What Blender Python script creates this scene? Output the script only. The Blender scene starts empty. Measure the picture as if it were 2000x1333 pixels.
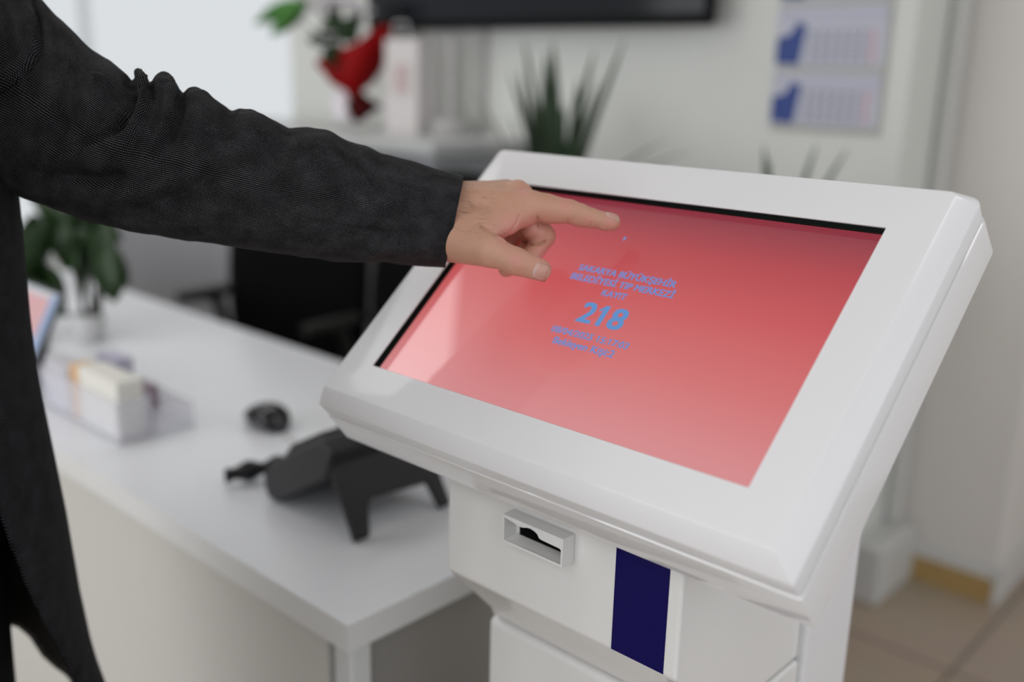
import bpy, bmesh, math, random
import numpy as np
from mathutils import Vector, Matrix, noise
from mathutils.bvhtree import BVHTree
random.seed(7)
sc = bpy.context.scene
C = sc.collection

# ------------------------------------------------------------------ camera
F_PX = 1940.0; CX, CY = 1000.0, 666.5; CAM_H = 1.36
def _n(v): v = np.array(v, float); return v/np.linalg.norm(v)
_X = -_n([-1181-CX, -(93-CY), -F_PX])
_Z = np.array([0.02416127, 0.96571905, 0.25846268]); _Z = _n(_Z-(_Z@_X)*_X)
_Y = np.cross(_Z, _X)
R = np.array([_X, _Y, _Z]); CAM = np.array([0, 0, CAM_H])
def at(px, py, d):                       # point of the room seen at that pixel at that depth
    return CAM + R@np.array([(px-CX)/F_PX*d, -(py-CY)/F_PX*d, -d])
def on(px, py, ax, v):
    r = R@np.array([(px-CX)/F_PX, -(py-CY)/F_PX, -1.0]); return CAM + r*((v-CAM[ax])/r[ax])
def proj(P):
    q = (np.asarray(P)-CAM)@R
    return np.stack([CX+F_PX*q[..., 0]/-q[..., 2], CY-F_PX*q[..., 1]/-q[..., 2], -q[..., 2]], -1)
cd = bpy.data.cameras.new('camera'); cam = bpy.data.objects.new('camera', cd); C.objects.link(cam)
M = Matrix.Identity(4)
for i in range(3):
    for j in range(3): M[i][j] = R[i][j]
    M[i][3] = CAM[i]
cam.matrix_world = M
cd.sensor_width = 36; cd.lens = F_PX/2000*36; cd.clip_start = 0.02
cd.dof.use_dof = True; cd.dof.focus_distance = 0.835; cd.dof.aperture_fstop = 1.9
sc.camera = cam

# ------------------------------------------------------------------ world, light, exposure
sc.view_settings.view_transform = 'Standard'; sc.view_settings.look = 'None'
sc.view_settings.gamma = 1; sc.view_settings.exposure = 0.03; sc.view_settings.use_curve_mapping = False
w = bpy.data.worlds.new('world'); sc.world = w; w.use_nodes = True
bg = w.node_tree.nodes['Background']; bg.inputs[0].default_value = (0.93, 0.96, 1, 1); bg.inputs[1].default_value = 0.66
def area(name, loc, target, sx, sy, power, col=(1, 1, 1)):
    l = bpy.data.lights.new(name, 'AREA'); l.shape = 'RECTANGLE'; l.size = sx; l.size_y = sy; l.energy = power; l.color = col
    o = bpy.data.objects.new(name, l); C.objects.link(o); o.location = loc
    o.rotation_euler = (Vector(target)-Vector(loc)).to_track_quat('-Z', 'Y').to_euler()
    return o
area('daylight_from_right', (2.45, .4, 1.85), (-.6, .85, 1.0), 4.4, 1.7, 17, (.88, .91, 1))  # cool light from the right, source unseen; no entrance is built
area('front_fill_light', (-2.6, -3.3, 1.4), (-.8, .9, 1.0), 5.0, 2.4, 84, (.96, .975, 1))  # added fill to brighten the kiosk front; no windows stand there

# ------------------------------------------------------------------ materials
def mat(name, col, rough=.5, spec=.5, metal=0, coat=0, bump=0, bscale=200, var=0, vscale=5, sss=0, emit=None, estr=0, alpha=1, trans=0, ior=1.45, sheen=0):
    m = bpy.data.materials.new(name); m.use_nodes = True; nt = m.node_tree; b = nt.nodes['Principled BSDF']
    c = tuple(col)+(1,)
    b.inputs['Base Color'].default_value = c; b.inputs['Roughness'].default_value = rough
    b.inputs['Metallic'].default_value = metal; b.inputs['Specular IOR Level'].default_value = spec
    b.inputs['Coat Weight'].default_value = coat; b.inputs['Coat Roughness'].default_value = .03
    b.inputs['Transmission Weight'].default_value = trans; b.inputs['IOR'].default_value = ior
    b.inputs['Alpha'].default_value = alpha; b.inputs['Sheen Weight'].default_value = sheen
    if sss:
        b.inputs['Subsurface Weight'].default_value = sss; b.inputs['Subsurface Radius'].default_value = (1, .35, .2); b.inputs['Subsurface Scale'].default_value = .006
    if emit: b.inputs['Emission Color'].default_value = tuple(emit)+(1,); b.inputs['Emission Strength'].default_value = estr
    tc = nt.nodes.new('ShaderNodeTexCoord')
    if var:
        n = nt.nodes.new('ShaderNodeTexNoise'); n.inputs['Scale'].default_value = vscale; n.inputs['Detail'].default_value = 5
        mx = nt.nodes.new('ShaderNodeMix'); mx.data_type = 'RGBA'
        mx.inputs['A'].default_value = tuple(max(0, x*(1-var)) for x in col)+(1,); mx.inputs['B'].default_value = tuple(min(1, x*(1+var)) for x in col)+(1,)
        nt.links.new(tc.outputs['Object'], n.inputs['Vector']); nt.links.new(n.outputs['Fac'], mx.inputs['Factor']); nt.links.new(mx.outputs['Result'], b.inputs['Base Color'])
    if bump:
        n2 = nt.nodes.new('ShaderNodeTexNoise'); n2.inputs['Scale'].default_value = bscale; n2.inputs['Detail'].default_value = 3
        bp = nt.nodes.new('ShaderNodeBump'); bp.inputs['Strength'].default_value = bump; bp.inputs['Distance'].default_value = .001
        nt.links.new(tc.outputs['Object'], n2.inputs['Vector']); nt.links.new(n2.outputs['Fac'], bp.inputs['Height']); nt.links.new(bp.outputs['Normal'], b.inputs['Normal'])
    return m
def emat(name, col, s):
    m = bpy.data.materials.new(name); m.use_nodes = True; nt = m.node_tree; nt.nodes.clear()
    e = nt.nodes.new('ShaderNodeEmission'); e.inputs[0].default_value = tuple(col)+(1,); e.inputs[1].default_value = s
    o = nt.nodes.new('ShaderNodeOutputMaterial'); nt.links.new(e.outputs[0], o.inputs[0]); return m
K = {}
K['lacquer'] = mat('white_lacquered_steel', (.79, .79, .80), .36, .4, coat=.35, bump=.0)
K['lacquer_warm'] = mat('white_lacquered_sheet', (.77, .765, .75), .38, .4, coat=.5, bump=.0)
K['gasket'] = mat('black_green_glass_edge', (.003, .010, .008), .35, .12)
K['black'] = mat('matt_black_plastic', (.007, .007, .0085), .42, .5, bump=.05, bscale=900)
K['blackgloss'] = mat('glossy_black_plastic', (.008, .008, .010), .08, .6)
K['seatcloth'] = mat('black_seat_cloth', (.003, .003, .0035), .85, .08)
K['void'] = mat('dark_inside', (.002, .002, .002), .9, .1)
K['glossy'] = mat('white_gloss_enamel', (.77, .765, .765), .10, .5, coat=1.0)
K['blue'] = mat('navy_blue_vinyl', (.004, .002, .080), .12, .12, bump=.15, bscale=45)
K['desk'] = mat('white_laminate', (.76, .775, .80), .22, .5, var=.02, vscale=2)
K['deskedge'] = mat('white_laminate_edge', (.68, .68, .67), .45, .4)
K['panel'] = mat('cream_laminate_panel', (.55, .54, .505), .5, .4, var=.02, vscale=2)
K['panel_grey'] = mat('grey_laminate_panel', (.30, .29, .27), .5, .4)
K['alu'] = mat('painted_aluminium_post', (.62, .63, .63), .35, .5)
K['wall'] = mat('warm_white_wall_paint', (.66, .67, .635), .75, .3, bump=.05, bscale=120, var=.015, vscale=3)
K['wallbeige'] = mat('beige_grey_wall_paint', (.68, .65, .61), .75, .3, bump=.05, bscale=120, var=.015, vscale=3)
K['ceil'] = mat('white_ceiling_paint', (.8, .8, .8), .8, .2)
K['cab'] = mat('grey_cabinet_laminate', (.31, .315, .335), .45, .4, var=.02)
K['cabtop'] = mat('pale_cabinet_top', (.50, .51, .50), .4, .4)
K['wood'] = mat('oak_base_strip', (.42, .28, .11), .5, .4, var=.15, vscale=25)
K['leaf'] = mat('dark_green_leaf', (.016, .040, .010), .45, .4, var=.4, vscale=20)
K['leaf2'] = mat('grey_green_leaf', (.030, .055, .024), .5, .4, var=.35, vscale=14)
K['leafb'] = mat('fresh_green_leaf', (.04, .15, .02), .4, .4, var=.3, vscale=20)
K['red'] = mat('red_wrapping_paper', (.22, .002, .003), .5, .12, var=.25, vscale=12)
K['darkred'] = mat('dark_red_ribbon', (.045, .001, .001), .6, .1)
K['white'] = mat('white_paper', (.75, .74, .74), .6, .3)
K['petal'] = mat('white_petal', (.72, .68, .72), .6, .3)
K['cream'] = mat('cream_card', (.75, .74, .68), .6, .3)
K['grey'] = mat('grey_metal', (.22, .22, .22), .4, .5, metal=.3)
K['polegrey'] = mat('pale_grey_metal', (.40, .39, .38), .4, .4)
K['acryl'] = mat('clear_acrylic', (.86, .86, .93), .05, .5, alpha=.30)
K['tvscreen'] = mat('dark_tv_screen', (.004, .006, .008), .10, .30)
K['tvcase'] = mat('black_tv_casing', (.004, .004, .005), .5, .12)
K['soil'] = mat('brown_soil', (.05, .03, .02), .9, .2)
K['terra'] = mat('white_ceramic', (.6, .6, .6), .3, .5)

# ------------------------------------------------------------------ mesh helpers
class MB:
    def __init__(s): s.v = []; s.f = []; s.uv = []
    def add(s, verts, faces):
        o = len(s.v); s.v += [tuple(map(float, p)) for p in verts]; s.f += [tuple(i+o for i in f) for f in faces]
        return s
    def box(s, lo, hi):
        x0, y0, z0 = lo; x1, y1, z1 = hi
        return s.add([(x0,y0,z0),(x1,y0,z0),(x1,y1,z0),(x0,y1,z0),(x0,y0,z1),(x1,y0,z1),(x1,y1,z1),(x0,y1,z1)],
                     [(0,3,2,1),(4,5,6,7),(0,1,5,4),(1,2,6,5),(2,3,7,6),(3,0,4,7)])
    def prism(s, poly, fn, a, b):        # polygon poly (list of 2-tuples) extruded from a to b; fn(p,q,t)->xyz
        n = len(poly)
        v = [fn(p[0], p[1], a) for p in poly]+[fn(p[0], p[1], b) for p in poly]
        return s.add(v, [tuple(range(n))[::-1], tuple(range(n, 2*n))]+[(i, (i+1) % n, n+(i+1) % n, n+i) for i in range(n)])
    def rings(s, rs, cap0=False, cap1=False, closed=True):
        n = len(rs[0]); v = [p for r in rs for p in r]; f = []
        for k in range(len(rs)-1):
            for i in range(n if closed else n-1):
                j = (i+1) % n; f.append((k*n+i, k*n+j, (k+1)*n+j, (k+1)*n+i))
        if cap0: f.append(tuple(range(n))[::-1])
        if cap1: f.append(tuple((len(rs)-1)*n+i for i in range(n)))
        return s.add(v, f)
    def tube(s, pts, rad, n=12, cap=True, flat=1.0, up=(0, 0, 1)):
        pts = [Vector(p) for p in pts]; rs = []
        if not hasattr(rad, '__len__'): rad = [rad]*len(pts)
        for i, p in enumerate(pts):
            t = (pts[min(i+1, len(pts)-1)]-pts[max(i-1, 0)]).normalized()
            u = Vector(up); u = u-t*u.dot(t)
            if u.length < 1e-3: u = Vector((1, 0, 0))-t*t.x
            u.normalize(); b = t.cross(u)
            rs.append([p+(u*math.sin(a)*flat+b*math.cos(a))*rad[i] for a in (2*math.pi*k/n for k in range(n))])
        return s.rings(rs, cap, cap)
    def lathe(s, c, prof, n=32):
        return s.rings([[(c[0]+r*math.cos(a), c[1]+r*math.sin(a), c[2]+z) for a in (2*math.pi*k/n for k in range(n))] for r, z in prof], True, True)
    def build(s, name, m, parent=None, bevel=0, smooth=True, seg=3, sub=0, solid=0, angle=40, kind=None):
        me = bpy.data.meshes.new(name); me.from_pydata(s.v, [], s.f); me.validate()
        bm = bmesh.new(); bm.from_mesh(me); bmesh.ops.remove_doubles(bm, verts=bm.verts, dist=1e-6); bmesh.ops.recalc_face_normals(bm, faces=bm.faces); bm.to_mesh(me); bm.free()
        o = bpy.data.objects.new(name, me); C.objects.link(o); me.materials.append(m)
        return fin(o, parent, bevel, smooth, seg, sub, solid, angle, kind)
def fin(o, parent=None, bevel=0, smooth=True, seg=3, sub=0, solid=0, angle=40, kind=None):
    me = o.data
    if smooth:
        me.polygons.foreach_set('use_smooth', [True]*len(me.polygons))
        if angle < 180:
            bm = bmesh.new(); bm.from_mesh(me)
            for e in bm.edges:
                e.smooth = len(e.link_faces) == 2 and e.calc_face_angle(0) <= math.radians(angle)
            bm.to_mesh(me); bm.free()
    if solid:
        md = o.modifiers.new('solid', 'SOLIDIFY'); md.thickness = solid; md.offset = 0
    if bevel:
        md = o.modifiers.new('bevel', 'BEVEL'); md.width = bevel; md.segments = seg; md.limit_method = 'ANGLE'; md.angle_limit = math.radians(25); md.harden_normals = True
    if sub:
        md = o.modifiers.new('sub', 'SUBSURF'); md.levels = sub; md.render_levels = sub
    if parent is not None:
        o.parent = parent; o.matrix_parent_inverse = Matrix.Translation(-Vector(root_loc(parent)))
    if kind: o['kind'] = kind
    return o
def root_loc(p):
    v = Vector(p.location) if p.type == 'EMPTY' else Vector((0, 0, 0))
    q = p.parent
    while q is not None:
        if q.type == 'EMPTY' : pass
        q = q.parent
    return v
def thing(name, label, cat, loc=(0, 0, 0), group=None):
    o = bpy.data.objects.new(name, None); C.objects.link(o); o.location = loc; o.empty_display_size = .05
    o['label'] = label; o['category'] = cat
    if group: o['group'] = group
    return o
def tag(o, label, cat, group=None):
    o['label'] = label; o['category'] = cat
    if group: o['group'] = group
    return o
def struct(name, mb, m, **k):
    o = mb.build(name, m, None, **k); o['kind'] = 'structure'; return o
def lab(o, l): o['label'] = l; return o
def catmull(P, n=8):
    P = [np.array(p, float) for p in P]; out = []
    for i in range(len(P)-1):
        a, b, c, d = P[max(i-1, 0)], P[i], P[i+1], P[min(i+2, len(P)-1)]
        for k in range(n):
            t = k/n
            out.append(.5*((2*b)+(-a+c)*t+(2*a-5*b+4*c-d)*t*t+(-a+3*b-3*c+d)*t**3))
    out.append(P[-1]); return out

# ------------------------------------------------------------------ the room
WY = 2.43            # back wall
CEIL = 2.75
struct('floor', MB().box((-9, -3.5, -.05), (2.5, 3.6, 0)), mat('x', (1, 1, 1)), smooth=False)
fl = bpy.data.objects['floor']; fl.data.materials.clear()
m = bpy.data.materials.new('beige_floor_tiles'); m.use_nodes = True; nt = m.node_tree; b = nt.nodes['Principled BSDF']
tc = nt.nodes.new('ShaderNodeTexCoord'); mp = nt.nodes.new('ShaderNodeMapping'); mp.inputs['Location'].default_value = (.63, .118, 0)
br = nt.nodes.new('ShaderNodeTexBrick'); br.offset = 0; br.inputs['Scale'].default_value = 1; br.inputs['Brick Width'].default_value = .6; br.inputs['Row Height'].default_value = .6
br.inputs['Mortar Size'].default_value = .005; br.inputs['Color1'].default_value = (.40, .325, .245, 1); br.inputs['Color2'].default_value = (.42, .34, .26, 1); br.inputs['Mortar'].default_value = (.15, .125, .10, 1)
nz = nt.nodes.new('ShaderNodeTexNoise'); nz.inputs['Scale'].default_value = 3; nz.inputs['Detail'].default_value = 6
mx = nt.nodes.new('ShaderNodeMix'); mx.data_type = 'RGBA'; mx.blend_type = 'MULTIPLY'; mx.inputs['Factor'].default_value = .25
nt.links.new(tc.outputs['Object'], mp.inputs[0]); nt.links.new(mp.outputs[0], br.inputs[0]); nt.links.new(tc.outputs['Object'], nz.inputs[0])
nt.links.new(br.outputs['Color'], mx.inputs['A']); nt.links.new(nz.outputs['Color'], mx.inputs['B']); nt.links.new(mx.outputs['Result'], b.inputs['Base Color']); b.inputs['Roughness'].default_value = .35
fl.data.materials.append(m)

struct('ceiling', MB().box((-9, -3.5, CEIL), (2.5, 3.6, CEIL+.1)), K['ceil'], smooth=False)
WX0 = -3.46         # right edge of the bright glazing
WXE = -.965
struct('wall_back', MB().box((WX0, WY, 0), (WXE, WY+.30, CEIL)).box((-6.9, WY, 2.35), (WX0, WY+.30, CEIL)).box((-9, WY, 0), (-6.9, WY+.3, CEIL)).box((-6.9, WY, 0), (WX0, WY+.3, .25)), K['wall'], bevel=.004)
struct('wall_right', MB().box((WXE, WY+.26, 0), (-.67, 3.4, CEIL)), K['wallbeige'], bevel=.006)
struct('wall_far', MB().box((-.67, 3.4, 0), (2.5, 3.5, CEIL)), K['wallbeige'])
# frosted glazing with daylight behind it
o = struct('window_1', MB().box((-6.9, WY+.10, .25), (WX0, WY+.115, 2.35)), emat('daylit_frosted_glass', (.93, .97, 1.0), .74), smooth=False)
fr = MB()
for x in (-6.9, -5.45, WX0-.05): fr.box((x, WY+.06, .25), (x+.05, WY+.14, 2.35))
fr.box((-6.9, WY+.06, 2.30), (WX0, WY+.14, 2.35)).box((-6.9, WY+.06, .25), (WX0, WY+.14, .30))
fr.build('window_frame', mat('white_window_frame', (.75, .77, .78), .4), o, bevel=.004)
# skirting
struct('baseboard_right', MB().box((-.955, WY+.26-.014, .075), (-.656, WY+.26, .115)).box((-.67, WY+.26-.014, .0), (-.656, 3.4, .115)), mat('white_skirting', (.62, .62, .60), .4), bevel=.003)
struct('baseboard_wood', MB().box((-.955, WY+.26-.011, .0), (-.6705, WY+.26, .0745)), K['wood'], bevel=.002)
struct('trim_1', MB().box((-.964, WY+.005, 0), (-.885, WY+.255, .17)).box((-.964, WY+.19, .17), (-.925, WY+.255, CEIL)), mat('white_boxing', (.56, .56, .54), .5), bevel=.012)
# ceiling lamps
def led(x, y, sx=.6, sy=1.2, s=4.2):
    t = thing('ceiling_light', 'square white ceiling light panel above the %s' % led.where.pop(0), 'ceiling light', (x, y, CEIL))
    MB().box((x-sx/2, y-sy/2, CEIL-.012), (x+sx/2, y-sy/2+.02, CEIL)).box((x-sx/2, y+sy/2-.02, CEIL-.012), (x+sx/2, y+sy/2, CEIL)).box((x-sx/2, y-sy/2+.02, CEIL-.012), (x-sx/2+.02, y+sy/2-.02, CEIL)).box((x+sx/2-.02, y-sy/2+.02, CEIL-.012), (x+sx/2, y+sy/2-.02, CEIL)).build('light_frame', K['alu'], t)
    MB().box((x-sx/2+.02, y-sy/2+.02, CEIL-.008), (x+sx/2-.02, y+sy/2-.02, CEIL-.002)).build('diffuser', emat('lamp_diffuser', (1, .99, .985), s), t)
led.where = ['reception desk', 'staff chairs', 'waiting area', 'entrance side', 'kiosk front', 'pillar']
for x, y in ((-2.56, .30), (-2.56, 1.75), (-2.56, -1.6), (1.2, -1.4), (-.6, -1.6), (.9, 1.6)): led(x, y)

# ------------------------------------------------------------------ ticket kiosk
S = .875
P0 = at(727, 714, 1.10*S)
TH = math.radians(41.77); HU = np.array([0, math.cos(TH), math.sin(TH)]); HN = np.cross([1, 0, 0], HU)
def H(u, v, w): return P0+np.array([u*S, 0, 0])+HU*v*S+HN*w*S
def rrect(u0, v0, u1, v1, r, w, n=6):
    out = []
    for sx_, sy_, a0 in ((1, 1, 0), (-1, 1, 90), (-1, -1, 180), (1, -1, 270)):
        rt_ = r; r_b = r if sy_ > 0 else min(r, .0018); cx = (u1-r_b) if sx_ > 0 else (u0+r_b); cy = (v1-r_b) if sy_ > 0 else (v0+r_b)
        for k in range(n+1):
            a = math.radians(a0+90*k/n); out.append(H(cx+r_b*math.cos(a), cy+r_b*math.sin(a), w))
    return out
kiosk = thing('ticket_kiosk', 'white queue ticket kiosk with tilted red touch screen beside the reception desk', 'ticket kiosk', (-.52, .75, 0))
OW, OH = .469, .2845
fu0, fv0, fu1, fv1 = -.048, -.043, .5145, .336
def fr_(a, r, w): return rrect(fu0-a, fv0-a, fu1+a, fv1+a, r, w)
bz = MB().rings([rrect(0, 0, OW, OH, .0006, -.0035), rrect(0, 0, OW, OH, .0006, 0), fr_(-.004, .004, 0), fr_(-.0012, .006, -.0003), fr_(.0004, .008, -.0014), fr_(.0132, .010, -.0202), fr_(.0138, .011, -.0212), fr_(.0140, .011, -.0222), fr_(.0140, .011, -.0395), fr_(.0130, .011, -.0405), fr_(.004, .01, -.0405)])
bz.build('front_bezel', K['lacquer'], kiosk, angle=24)
tr = MB().rings([fr_(.004, .01, -.0425), fr_(.0135, .011, -.0422), fr_(.0150, .012, -.0432), fr_(.0155, .012, -.0450), fr_(.0175, .012, -.0870), fr_(.0165, .012, -.0883), fr_(-.004, .01, -.0885)], True, True)
tr.build('rear_shell', K['glossy'], kiosk, angle=24)
MB().rings([fr_(-.002, .01, -.0400), fr_(-.002, .01, -.0430)], True, True).build('seam_filler', K['void'], kiosk, smooth=False)
# stacked dark glass edges round the opening
gk = MB(); rs = []
for w0 in (-.0012, -.0040, -.0068):
    rs += [rrect(-.0002, -.0002, OW+.0002, OH+.0002, .0005, w0), rrect(.0009, .0009, OW-.0009, OH-.0009, .0005, w0-.0006), rrect(.0009, .0009, OW-.0009, OH-.0009, .0005, w0-.0014), rrect(-.0002, -.0002, OW+.0002, OH+.0002, .0005, w0-.0026)]
rs.append(rrect(-.0002, -.0002, OW+.0002, OH+.0002, .0005, -.0112))
gk.rings(rs).build('screen_gasket', K['gasket'], kiosk, angle=20)
# display; screen glare and viewing-angle falloff are put into the emission ramp
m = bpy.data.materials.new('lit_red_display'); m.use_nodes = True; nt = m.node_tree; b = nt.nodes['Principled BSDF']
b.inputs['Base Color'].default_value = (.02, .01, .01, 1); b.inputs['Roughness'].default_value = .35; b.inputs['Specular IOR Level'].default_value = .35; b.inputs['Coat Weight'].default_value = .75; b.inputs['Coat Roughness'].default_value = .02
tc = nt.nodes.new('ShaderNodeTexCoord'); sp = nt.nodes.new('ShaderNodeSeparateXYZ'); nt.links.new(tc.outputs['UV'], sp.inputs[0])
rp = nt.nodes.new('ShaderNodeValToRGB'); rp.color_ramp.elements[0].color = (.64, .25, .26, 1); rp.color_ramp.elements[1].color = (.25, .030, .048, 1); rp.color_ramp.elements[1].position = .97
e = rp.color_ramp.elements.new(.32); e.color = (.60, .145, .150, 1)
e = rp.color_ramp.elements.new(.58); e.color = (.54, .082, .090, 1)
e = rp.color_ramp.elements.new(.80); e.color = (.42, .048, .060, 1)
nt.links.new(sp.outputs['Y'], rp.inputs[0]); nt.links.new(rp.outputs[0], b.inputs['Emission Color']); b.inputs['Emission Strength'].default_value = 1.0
SW = -.0108
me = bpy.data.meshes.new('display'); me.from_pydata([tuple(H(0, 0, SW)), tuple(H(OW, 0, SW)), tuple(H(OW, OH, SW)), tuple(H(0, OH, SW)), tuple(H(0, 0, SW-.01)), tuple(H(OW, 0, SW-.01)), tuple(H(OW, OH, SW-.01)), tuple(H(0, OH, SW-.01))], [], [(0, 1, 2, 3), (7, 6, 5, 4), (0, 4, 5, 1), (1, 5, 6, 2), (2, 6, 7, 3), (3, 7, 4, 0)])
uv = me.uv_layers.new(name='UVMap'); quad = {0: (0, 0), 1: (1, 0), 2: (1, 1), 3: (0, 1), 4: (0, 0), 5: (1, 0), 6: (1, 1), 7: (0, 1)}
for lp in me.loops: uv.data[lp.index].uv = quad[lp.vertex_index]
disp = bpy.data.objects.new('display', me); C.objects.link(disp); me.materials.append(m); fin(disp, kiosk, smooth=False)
# writing on the display
K['txt'] = emat('lit_blue_lettering', (.130, .29, .60), .93)
K['txt2'] = emat('lit_violet_blue_lettering', (.185, .26, .57), .93)
RotH = Matrix(((1, HU[0], HN[0]), (0, HU[1], HN[1]), (0, HU[2], HN[2])))
FONT = None
def glyph_right(b_): return cap_h(b_, 0)
def cap_h(b_='H', ax=1):
    cu = bpy.data.curves.new('h', 'FONT'); cu.body = b_; cu.size = 1; cu.align_y = 'BOTTOM_BASELINE'
    if FONT: cu.font = FONT
    o = bpy.data.objects.new('h', cu); C.objects.link(o); bpy.context.view_layer.update()
    me = bpy.data.meshes.new_from_object(o.evaluated_get(bpy.context.evaluated_depsgraph_get())); h = max(q.co[ax] for q in me.vertices)
    bpy.data.objects.remove(o); bpy.data.curves.remove(cu); bpy.data.meshes.remove(me); return h
HC = cap_h()
def text(s, u, v, cap, width, m=None, bold=.0, n_='screen_text'):
    cu = bpy.data.curves.new(n_, 'FONT'); cu.body = s; cu.align_x = 'LEFT'; cu.align_y = 'BOTTOM_BASELINE'; cu.size = 1
    if FONT: cu.font = FONT
    o = bpy.data.objects.new(n_, cu); C.objects.link(o)
    bpy.context.view_layer.update()
    dg = bpy.context.evaluated_depsgraph_get(); me = bpy.data.meshes.new_from_object(o.evaluated_get(dg))
    bpy.data.objects.remove(o); bpy.data.curves.remove(cu)
    base = np.array([q.co[:] for q in me.vertices]); fs = [tuple(p.vertices) for p in me.polygons]
    w0, w1 = base[:, 0].min(), base[:, 0].max(); kx = (width-2*bold*cap)/(w1-w0); ky = (cap-bold*cap)/HC
    mb = MB(); n = 0
    for dx, dy in ((-1, -.5), (-.5, .5), (0, -.5), (0, .5), (.5, -.5), (.5, .5), (1, -.5), (1, .5), (-1, .5)) if bold else ((0, 0),):
        mb.add([tuple(H((p[0]-w0)*kx+u-width/2+bold*cap*(1+dx), p[1]*ky+v+bold*cap*(.5+dy), SW+.0003+n*.00001)) for p in base], fs); n += 1
    for k_, ch in enumerate(s):
        if ch != '1': continue
        xr = glyph_right(s[:k_+1]); bw = .115; xl = xr-bw
        fl_ = [(xl, HC), (xl+bw*.3, HC), (xl+bw*.3, HC*.80), (xl, HC*.78), (xl-.12, HC*.66), (xl-.12, HC*.80), (xl-.05, HC*.87)]
        mb.add([tuple(H((p[0]-w0)*kx+u-width/2+bold*cap, p[1]*ky+v+bold*cap*.5, SW+.0007)) for p in fl_], [tuple(range(7))])
    me2 = bpy.data.meshes.new(n_); me2.from_pydata(mb.v, [], mb.f)
    bpy.data.meshes.remove(me)
    o = bpy.data.objects.new(n_, me2); C.objects.link(o); me2.materials.append(m or K['txt'])
    o.parent = disp; return o
text('SAKARYA BÜYÜKŞEHİR', .2312, .1840, .0082, .1235, m=K['txt2'], bold=.055)
text('BELEDİYESİ TIP MERKEZİ', .2320, .1712, .0083, .1310, m=K['txt2'], bold=.055)
text('KAYIT', .2320, .1580, .0078, .0312, m=K['txt2'], bold=.055)
text('218', .2340, .1212, .0258, .0570, bold=.045)
text('08/04/2025 15:17:03', .2338, .1028, .0078, .0975, m=K['txt2'], bold=.045)
text('Bekleyen Kişi:2', .2344, .0898, .0086, .0770, m=K['txt2'], bold=.045)
q = [H(.1998, .2335, SW+.0004), H(.2014, .2318, SW+.0004), H(.2034, .2350, SW+.0004), H(.2008, .2382, SW+.0004)]
o = MB().add(q, [(0, 1, 2, 3)]).build('screen_mark', K['txt'], disp, smooth=False); o.matrix_parent_inverse = Matrix.Identity(4)

# housings (profile in y,z extruded along x)
BY = .6265; bxl, bxr = -.654, -.381
def yz(y, z, x): return (x, y, z)
def hw(v, w): p = H(0, v, w); return (p[1], p[2])
top_f = None
vv = (BY-(P0[1]+HN[1]*-.0880*S))/(HU[1]*S); p1 = H(0, vv, -.0880); vv2 = (.855-(P0[1]+HN[1]*-.0880*S))/(HU[1]*S); p2 = H(0, vv2, -.0880)
MB().prism([(BY, .880), (BY, p1[2]), (.855, p2[2]), (.855, .800), (.695, .800), (.690, .812)], yz, bxl, bxr).build('upper_housing', K['lacquer_warm'], kiosk, bevel=.0035)
MB().prism([(.693, .014), (.693, .792), (.698, .797), (.855, .797), (.855, .014)], yz, bxl-.003, bxr+.002).build('lower_housing', K['lacquer_warm'], kiosk, bevel=.004)
MB().prism([(.8555, .014), (.8555, 1.12), (.962, 1.12), (.968, .014)], yz, bxl-.010, -.3735).build('rear_column', K['lacquer'], kiosk, bevel=.004)
MB().box((bxl-.06, .60, 0), (bxr+.06, 1.03, .0135)).build('base_plate', K['lacquer'], kiosk, bevel=.003)
sx0, sx1 = -.4475, -.3935
MB().prism([(BY-.0006, .8815), (BY-.0006, p1[2]-.002), (BY+.001, p1[2]-.002), (BY+.001, .8815)], yz, sx0, sx1).build('blue_stripe', K['blue'], kiosk, smooth=False)
MB().prism([(.6924, .02), (.6924, .789), (.694, .789), (.694, .02)], yz, sx0, sx1).build('blue_stripe', K['blue'], kiosk, smooth=False)
# ticket slot: a shallow white hood with a notched upper rim
sl0, sl1 = -.5650, -.4930; sz0, sz1 = .9475, .9745; sy = BY-.016
def xz(x, z, y): return (x, y, z)
t_ = .0022
a_, c_ = sl0, sz1-t_
lip = [(sl0, sz1), (sl0, c_), (a_+t_, c_-.0002), (a_+.018, c_-.0026), (a_+.0225, c_-.0032), (a_+.026, c_-.0026), (a_+.030, c_-.0012), (a_+.034, c_-.0008), (a_+.039, c_-.0016), (a_+.0425, c_-.0034), (a_+.0440, c_-.0056), (a_+.0455, c_-.0068), (a_+.050, c_-.0072), (sl1-t_-.002, c_-.0078), (sl1-t_, c_-.0088), (sl1-t_, c_), (sl1, c_), (sl1, sz1)]
slot = MB()
slot.prism(lip, xz, sy, sy+.002)
slot.box((sl0, sy+.002, sz1-t_), (sl1, BY-.0002, sz1)).box((sl0, sy, sz0+t_), (sl0+t_, BY-.0002, sz1-t_)).box((sl1-t_, sy, sz0+t_), (sl1, BY-.0002, sz1-t_))
slot.box((sl0, sy, sz0), (sl1, sy+.002, sz0+t_))
slot.prism([(sy+.0021, sz0), (BY-.0002, sz0), (BY-.0002, sz0+.0045), (sy+.0021, sz0+t_-.0001)], yz, sl0+.0001, sl1-.0001)
so = slot.build('ticket_slot', K['lacquer_warm'], kiosk, smooth=False)
o = MB().box((sl0+t_+.006, BY-.0012, sz0+.0045), (sl1-t_, BY-.0005, sz1-t_)).build('slot_opening', K['void'], so, smooth=False); o.matrix_parent_inverse = Matrix.Identity(4)

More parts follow.
